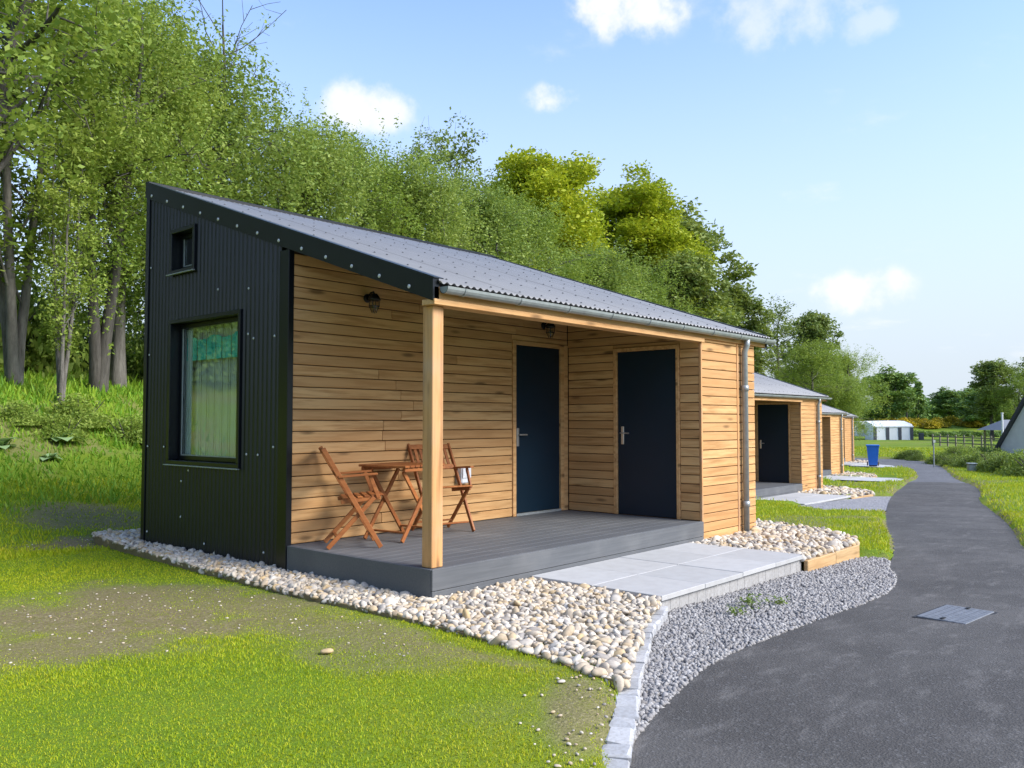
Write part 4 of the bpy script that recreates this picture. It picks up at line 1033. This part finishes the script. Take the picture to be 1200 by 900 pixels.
for kind, x, y, H, wide, nm, lab in (
    ('oak', 126, 36, 7.3, 1.3, 'oak_tree', 'rounded dark green oak standing behind the caravan'),
    ('fir', 139, 36, 6.6, 1.0, 'fir_tree', 'small dark fir beside the rounded oak'),
    ('ash', 150, 41, 5.6, 1.6, 'ash_tree', 'far dull ash beyond the gorse, next to the fir'),
    ('oak', 158, 36.5, 5.0, 1.6, 'oak_tree', 'far low oak beyond the gorse bushes'),
    ('ash', 162, 33.5, 5.0, 1.9, 'ash_tree', 'far spreading ash between the oak and the tall pair'),
    ('oak', 168, 31.5, 5.0, 1.7, 'oak_tree', 'farthest low oak on the field edge'),
    ('birch_a', 140, 40, 4.2, 2.2, 'birch_tree', 'pale low birch in front of the far wood'),
    ('ash', 107.6, 19.0, 9.0, 1.4, 'ash_tree', 'tall broad tree above the white gabled house'),
    ('birch_b', 104, 15.4, 8.6, 1.5, 'birch_tree', 'lighter broad tree right beside the tall one above the house'),
    ('ash', 110, 13.2, 10.5, 1.3, 'ash_tree', 'tall ash behind the roof of the white house'),
    ('oak', 150, 30, 5.0, 1.9, 'oak_tree', 'low dark oak behind the wooden fence'),
    ('oak', 133, 24.5, 5.2, 1.9, 'oak_tree', 'dark oak filling the gap beside the tall pair'),
    ('ash', 112, 42, 6.5, 1.4, 'ash_tree', 'ash behind the end of the awning')):
    tree(kind, x, y, H, lab, FW_, None, wide, nm)
# a far wood that reads as one mass
C = []
for _ in range(420):
    d = rnd.uniform(185, 215); lat = rnd.uniform(.28, .72)*d; x = CAM[0]+FX*d+RX*lat; y = CAM[1]+FY*d+RY*lat; zt = rnd.uniform(2.5, 5.0)
    c = rs.normal(size=(70, 3)); c /= np.linalg.norm(c, axis=1)[:, None]; C.append(c*np.array([2.8, 2.8, 2.2])*rs.uniform(.5, 1, (70, 1)) + (x, y, float(h0(x, y))+zt*rnd.uniform(.15, .95)))
C = np.concatenate(C); tag(leaf_mesh('far_wood', C, rs.uniform(.35, .7, len(C)), 0, rs, M['oakleaf'], None), 'continuous low wood along the far edge of the field', 'wood', kind='stuff')

# ------------------------------------------------------------------ shrubs, hedges, gorse
def bush_mesh(seed, n, leaf, ls, rad=(1, 1, .75)):
    r = np.random.RandomState(seed); C = []
    for k in range(16):
        q = r.normal(size=3); q /= np.linalg.norm(q); q *= r.uniform(.3, .75); q[2] = abs(q[2]); c = r.normal(size=(n//16, 3)); c /= np.linalg.norm(c, axis=1)[:, None]
        C.append((c*r.uniform(.2, 1, (n//16, 1))**.6*.42 + q)*np.array(rad))
    C = np.concatenate(C); C[:, 2] = np.maximum(C[:, 2], .02); f = leaf_mesh('foliage', C, ls*r.uniform(.6, 1.3, len(C)), 0, r, leaf, None)
    t = MB()
    for k in range(7): e = r.normal(size=3)*.4; t.tube([(0, 0, -.1), (e[0]*.5, e[1]*.5, .3), (e[0], e[1], .65)], [.03, .018, .006], 5, False)
    w_ = t.build('stem', M['bark'], None, True)
    for o in (f, w_): COL.objects.unlink(o)
    return f, w_
BUSH = {'shrub': bush_mesh(1, 5200, M['shrub'], .036), 'shrub2': bush_mesh(2, 4200, M['birchleaf'], .045), 'gorse': bush_mesh(3, 1600, M['gorse'], .10), 'hedge': bush_mesh(4, 1500, M['oakleaf'], .10), 'fine': bush_mesh(5, 5200, M['willowleaf'], .03)}
def bush(k, x, y, s, label, group, nm='shrub', hs=1., up=0):
    r = empty(nm, (x, y, float(hz(x, y))-.05+up), rnd.uniform(0, 6.3)); tag(r, label, 'bush', group); r.scale = (s, s, s*hs)
    for o in BUSH[k]: c = o.copy(); COL.objects.link(c); c.parent = r
    return r
UG = 'undergrowth among the trunks on the bank'
for i in range(26):
    px = rnd.uniform(-3.5, 9.5); v = rnd.uniform(14.2, 18); y = (v+.305*px)/.952
    bush(('shrub2', 'fine', 'shrub2')[i % 3], px, y, rnd.uniform(1.5, 2.5), ('yellow green undergrowth bush behind the trunks on the bank', 'grey green fine leaved bush behind the trunks on the bank', 'yellow green undergrowth bush behind the trunks on the bank')[i % 3], UG, hs=rnd.uniform(1.1, 1.7))
for i in range(16):
    px = rnd.uniform(-16, -3.5); v = rnd.uniform(11, 17); y = (v+.305*px)/.952
    bush(('shrub2', 'fine', 'shrub')[i % 3], px, y, rnd.uniform(1.2, 2.2), 'leafy bush on the open end of the bank beyond the leaning tree', 'bushes on the open end of the bank', hs=rnd.uniform(1.1, 1.7))
for i in range(20):
    px = rnd.uniform(10, 60); v = rnd.uniform(9.5, 12); y = (v+.305*px)/.952
    bush(('shrub2', 'fine')[i % 2], px, y, rnd.uniform(1.5, 2.6), 'leafy bush at the foot of the wood behind the cabins', 'bushes at the foot of the wood', hs=rnd.uniform(1.0, 1.4))
for x, y, s, lab in ((1.35, 10.55, .62, 'yellowish shrub on the bank beside the black gable'), (1.9, 11.3, .8, 'green shrub behind the yellowish one on the bank'), (.85, 11.0, .55, 'small shrub among tall grass left of the yellowish one'), (2.6, 10.9, .7, 'shrub half hidden behind the black gable')):
    bush('shrub2', x, y, s, lab, 'shrubs on the bank', hs=.95)
def dock(x, y, s, label):
    r = empty('dock_plant', (x, y, float(hz(x, y)))); tag(r, label, 'plant', 'broad leaved dock plants on the bank')
    for k in range(11):
        a = k*2.4+rnd.uniform(-.3, .3); el = rnd.uniform(.5, 1.1); L_ = s*rnd.uniform(.7, 1.1); d = Vector((math.cos(a)*math.cos(el), math.sin(a)*math.cos(el), math.sin(el))); sd_ = Vector((-math.sin(a), math.cos(a), 0)); m = MB(); V = []; n = 6
        for i in range(n+1):
            u = i/n; c = d*L_*u+Vector((0, 0, -.55*L_*u*u)); wd = .30*L_*math.sin(math.pi*min(1, u*.92+.06))**.8
            V += [c-sd_*wd+Vector((0, 0, .03*L_)), c, c+sd_*wd+Vector((0, 0, .03*L_))]
        F = []
        for i in range(n): b = 3*i; F += [(b, b+1, b+4, b+3), (b+1, b+2, b+5, b+4)]
        m.add(V, F).build('leaf', M['paleleaf'], r, True)
dock(1.22, 10.35, .46, 'pale broad leaved dock plant on the bank near the black gable'); dock(.08, 9.75, .46, 'pale broad leaved dock plant farther from the black gable')
dock(.75, 9.55, .28, 'small low dock plant in front of the larger pale one')
# verge shrubs right of the road
VG = 'shrubs on the verge beside the road'
for i in range(34):
    t = rnd.random(); x = 30+t*24; y = 1.2+t*8.2+rnd.uniform(-1.3, 1.2)
    if x < 33: y -= .8
    bush(('shrub', 'fine', 'shrub2')[i % 3], x, y, rnd.uniform(.7, 1.3), ('dark green leafy shrub on the verge in front of the white house', 'grey green fine leaved shrub on the verge by the white house', 'yellow green shrub on the verge in front of the white house')[i % 3], VG, hs=rnd.uniform(.7, 1.15))
for i in range(14):
    x = 40+rnd.uniform(0, 10); y = 8.0+(x-40)*.55-2.6+rnd.uniform(-.6, .8)
    bush('shrub', x, y, rnd.uniform(.6, 1.0), 'rounded shrub where the road bends away', 'shrubs at the bend of the road', hs=.9)
GO = 'yellow gorse bushes on the field edge'
for i in range(22):
    d = rnd.uniform(120, 128); lat = rnd.uniform(.40, .545)*d; x = CAM[0]+FX*d+RX*lat; y = CAM[1]+FY*d+RY*lat
    bush('gorse', x, y, rnd.uniform(1.0, 1.9), 'yellow flowering gorse bush on the field edge', GO, 'gorse_bush', hs=.95, up=.15)
hd_ = empty('field_hedge', (0, 0, 0)); tag(hd_, 'dark clipped hedge running across the field below the gorse', 'hedge')
for i in range(46):
    d = 112+rnd.uniform(-.8, .8); lat = (.45+.19*i/45)*d; x = CAM[0]+FX*d+RX*lat; y = CAM[1]+FY*d+RY*lat; q = rnd.uniform(.9, 1.3)
    for o in BUSH['hedge']:
        c = o.copy(); COL.objects.link(c); c.parent = hd_; c.location = (x, y, float(hz(x, y))-.05); c.scale = (q, q, q*.8); c.rotation_euler[2] = rnd.uniform(0, 6.3)

# ------------------------------------------------------------------ caravan with awning, fence, houses, poles
cz = float(h0(103.5, 29.8))
r = empty('caravan', (104.6, 31.2, cz), -YAW+.05); tag(r, 'white touring caravan on the far grass behind the awning', 'caravan')
t = MB(); prof = [(-3.1, .5), (-3.3, 1.0), (-3.1, 1.9), (-2.5, 2.35), (2.6, 2.45), (3.1, 2.2), (3.3, 1.4), (3.2, .5)]
for y in (-1.1, 1.1): t.v += [(x, y, z) for x, z in prof]
n = len(prof); t.f = [tuple(range(n))[::-1], tuple(range(n, 2*n))] + [(i, (i+1) % n, n+(i+1) % n, n+i) for i in range(n)]
cb_ = t.build('body', M['canvas'], r)
for x in (-2.2, 2.2): MB().box(x-.5, x+.5, -1.125, -1.095, 1.35, 1.95, .03).build('window', M['greycanvas'], r)
for x in (-.3, .3): MB().tube([(x, -1.08, .33), (x, -.9, .33)], .32, 14).build('wheel', M['rubber'], r)
MB().tube([(-3.2, 0, .5), (-4.3, 0, .45)], .05).build('drawbar', M['galv'], r)
r = empty('awning', (103.2, 29.2, cz), -YAW+.05); tag(r, 'white canvas awning with dark window stripes beside the caravan', 'awning')
t = MB(); prof = [(-1.2, 0), (-1.15, 1.75), (-.9, 2.0), (1.0, 2.4), (1.0, 0)]
for x in (-2.5, 2.4): t.v += [(x, y, z) for y, z in prof]
n = 5; t.f = [tuple(range(n)), tuple(range(n, 2*n))[::-1]] + [(i, n+i, n+(i+1) % n, (i+1) % n) for i in range(n)]
t.build('canvas', M['canvas'], r)
for x in (-2.3, -.75, .75, 2.2): MB().box(x-.2, x+.2, -1.235, -1.205, .05, 1.62, .01).build('panel', M['greycanvas'], r)
MB().box(2.41, 2.44, -.9, .6, .3, 1.5, .01).build('panel', M['greycanvas'], r)
MB().box(-2.55, 2.45, -1.245, -1.205, 1.66, 1.78, .01).build('valance', M['canvas'], r)
MB().box(3.0, 3.5, -1.6, -1.2, 0, .95, .04).build('locker', M['greycanvas'], r)

# post and rail fence
fx = lambda px, d: (CAM[0]+FX*d+RX*(px-600)/998.7*d, CAM[1]+FY*d+RY*(px-600)/998.7*d)
r = empty('rail_fence', (0, 0, 0)); tag(r, 'weathered wooden post and rail fence across the field', 'fence')
pa = np.array(fx(1092, 78)); pb = np.array(fx(1172, 66)); k = 9
for i in range(k):
    p = pa+(pb-pa)*i/(k-1); z = float(h0(*p)); MB().box(p[0]-.06, p[0]+.06, p[1]-.06, p[1]+.06, z-.2, z+1.15, .01).build('post', M['weathered'], r)
for hh in (.45, .95):
    for i in range(k-1):
        a = pa+(pb-pa)*i/(k-1); b = pa+(pb-pa)*(i+1)/(k-1); MB().bar((a[0], a[1], float(h0(*a))+hh), (b[0], b[1], float(h0(*b))+hh), .04, .10).build('rail', M['weathered'], r)
# white gabled house on the right
hx, hy = fx(1219, 44); z = -1.35; ang = -1.85
r = empty('white_house', (hx, hy, z), ang); tag(r, 'white rendered house gable with a steep dark roof edge', 'house')
t = MB(); hw_, ez, rz_ = 2.05, 1.15, 4.7
pr = [(-hw_, 0), (hw_, 0), (hw_, ez), (0, rz_), (-hw_, ez)]
for y in (0, 6): t.v += [(x, y, q) for x, q in pr]
t.f = [(0, 1, 2, 3, 4), (9, 8, 7, 6, 5)] + [(i, 5+i, 5+(i+1) % 5, (i+1) % 5) for i in range(5)]; t.build('wall', M['lime'], r)
for s in (-1, 1):
    m = MB(); a = np.array([s*(hw_+.35), ez-.35*(rz_-ez)/hw_]); b = np.array([0, rz_+.02]); m.add([(a[0], -.3, a[1]+.03), (b[0], -.3, b[1]+.03), (b[0], 6.2, b[1]+.03), (a[0], 6.2, a[1]+.03), (a[0], -.3, a[1]+.25), (b[0], -.3, b[1]+.25), (b[0], 6.2, b[1]+.25), (a[0], 6.2, a[1]+.25)], [(3,2,1,0),(4,5,6,7),(0,1,5,4),(1,2,6,5),(2,3,7,6),(3,0,4,7)]); m.build('roof', M['slate'], r)
hx, hy = fx(1179, 56); z = float(h0(hx, hy)); r = empty('open_shelter', (hx, hy, z), -YAW+.2); tag(r, 'small open shelter with a grey hipped roof beside the white house', 'shelter')
for a in (-.9, .9):
    for b in (-.9, .9): MB().box(a-.05, a+.05, b-.05, b+.05, 0, 1.75).build('post', M['weathered'], r)
MB().add([(-1.25, -1.25, 1.72), (1.25, -1.25, 1.72), (1.25, 1.25, 1.72), (-1.25, 1.25, 1.72), (-.3, 0, 2.4), (.3, 0, 2.4)], [(0, 1, 5, 4), (1, 2, 5), (2, 3, 4, 5), (3, 0, 4), (3, 2, 1, 0)]).build('roof', M['roof'], r)
x, y = fx(1174, 52); r = empty('utility_pole', (x, y, float(h0(x, y)))); tag(r, 'pale slim pole standing by the small shelter', 'pole')
MB().tube([(0, 0, 0), (0, 0, 2.75)], [.07, .055], 10).build('shaft', M['canvas'], r); MB().tube([(0, 0, 2.75), (0, 0, 2.82)], .075, 10).build('cap', M['canvas'], r)
x, y = fx(1093, 41); r = empty('sign_post', (x, y, float(h0(x, y)))); tag(r, 'slim grey post with a small plate among verge shrubs', 'post')
MB().tube([(0, 0, 0), (0, 0, 1.35)], .03, 8).build('shaft', M['galv'], r); MB().bar((-.18, -.03, 1.28), (.18, -.03, 1.28), .02, .12).build('plate', M['galv'], r)
x, y = fx(1137, 36); r = empty('utility_box', (x, y, float(h0(x, y))), .4); tag(r, 'low grey utility box at the edge of the verge', 'box')
MB().box(-.22, .22, -.15, .15, 0, .42, .02).build('cabinet', M['galv'], r); MB().box(-.25, .25, -.18, .18, .42, .46, .01).build('lid', M['galv'], r)
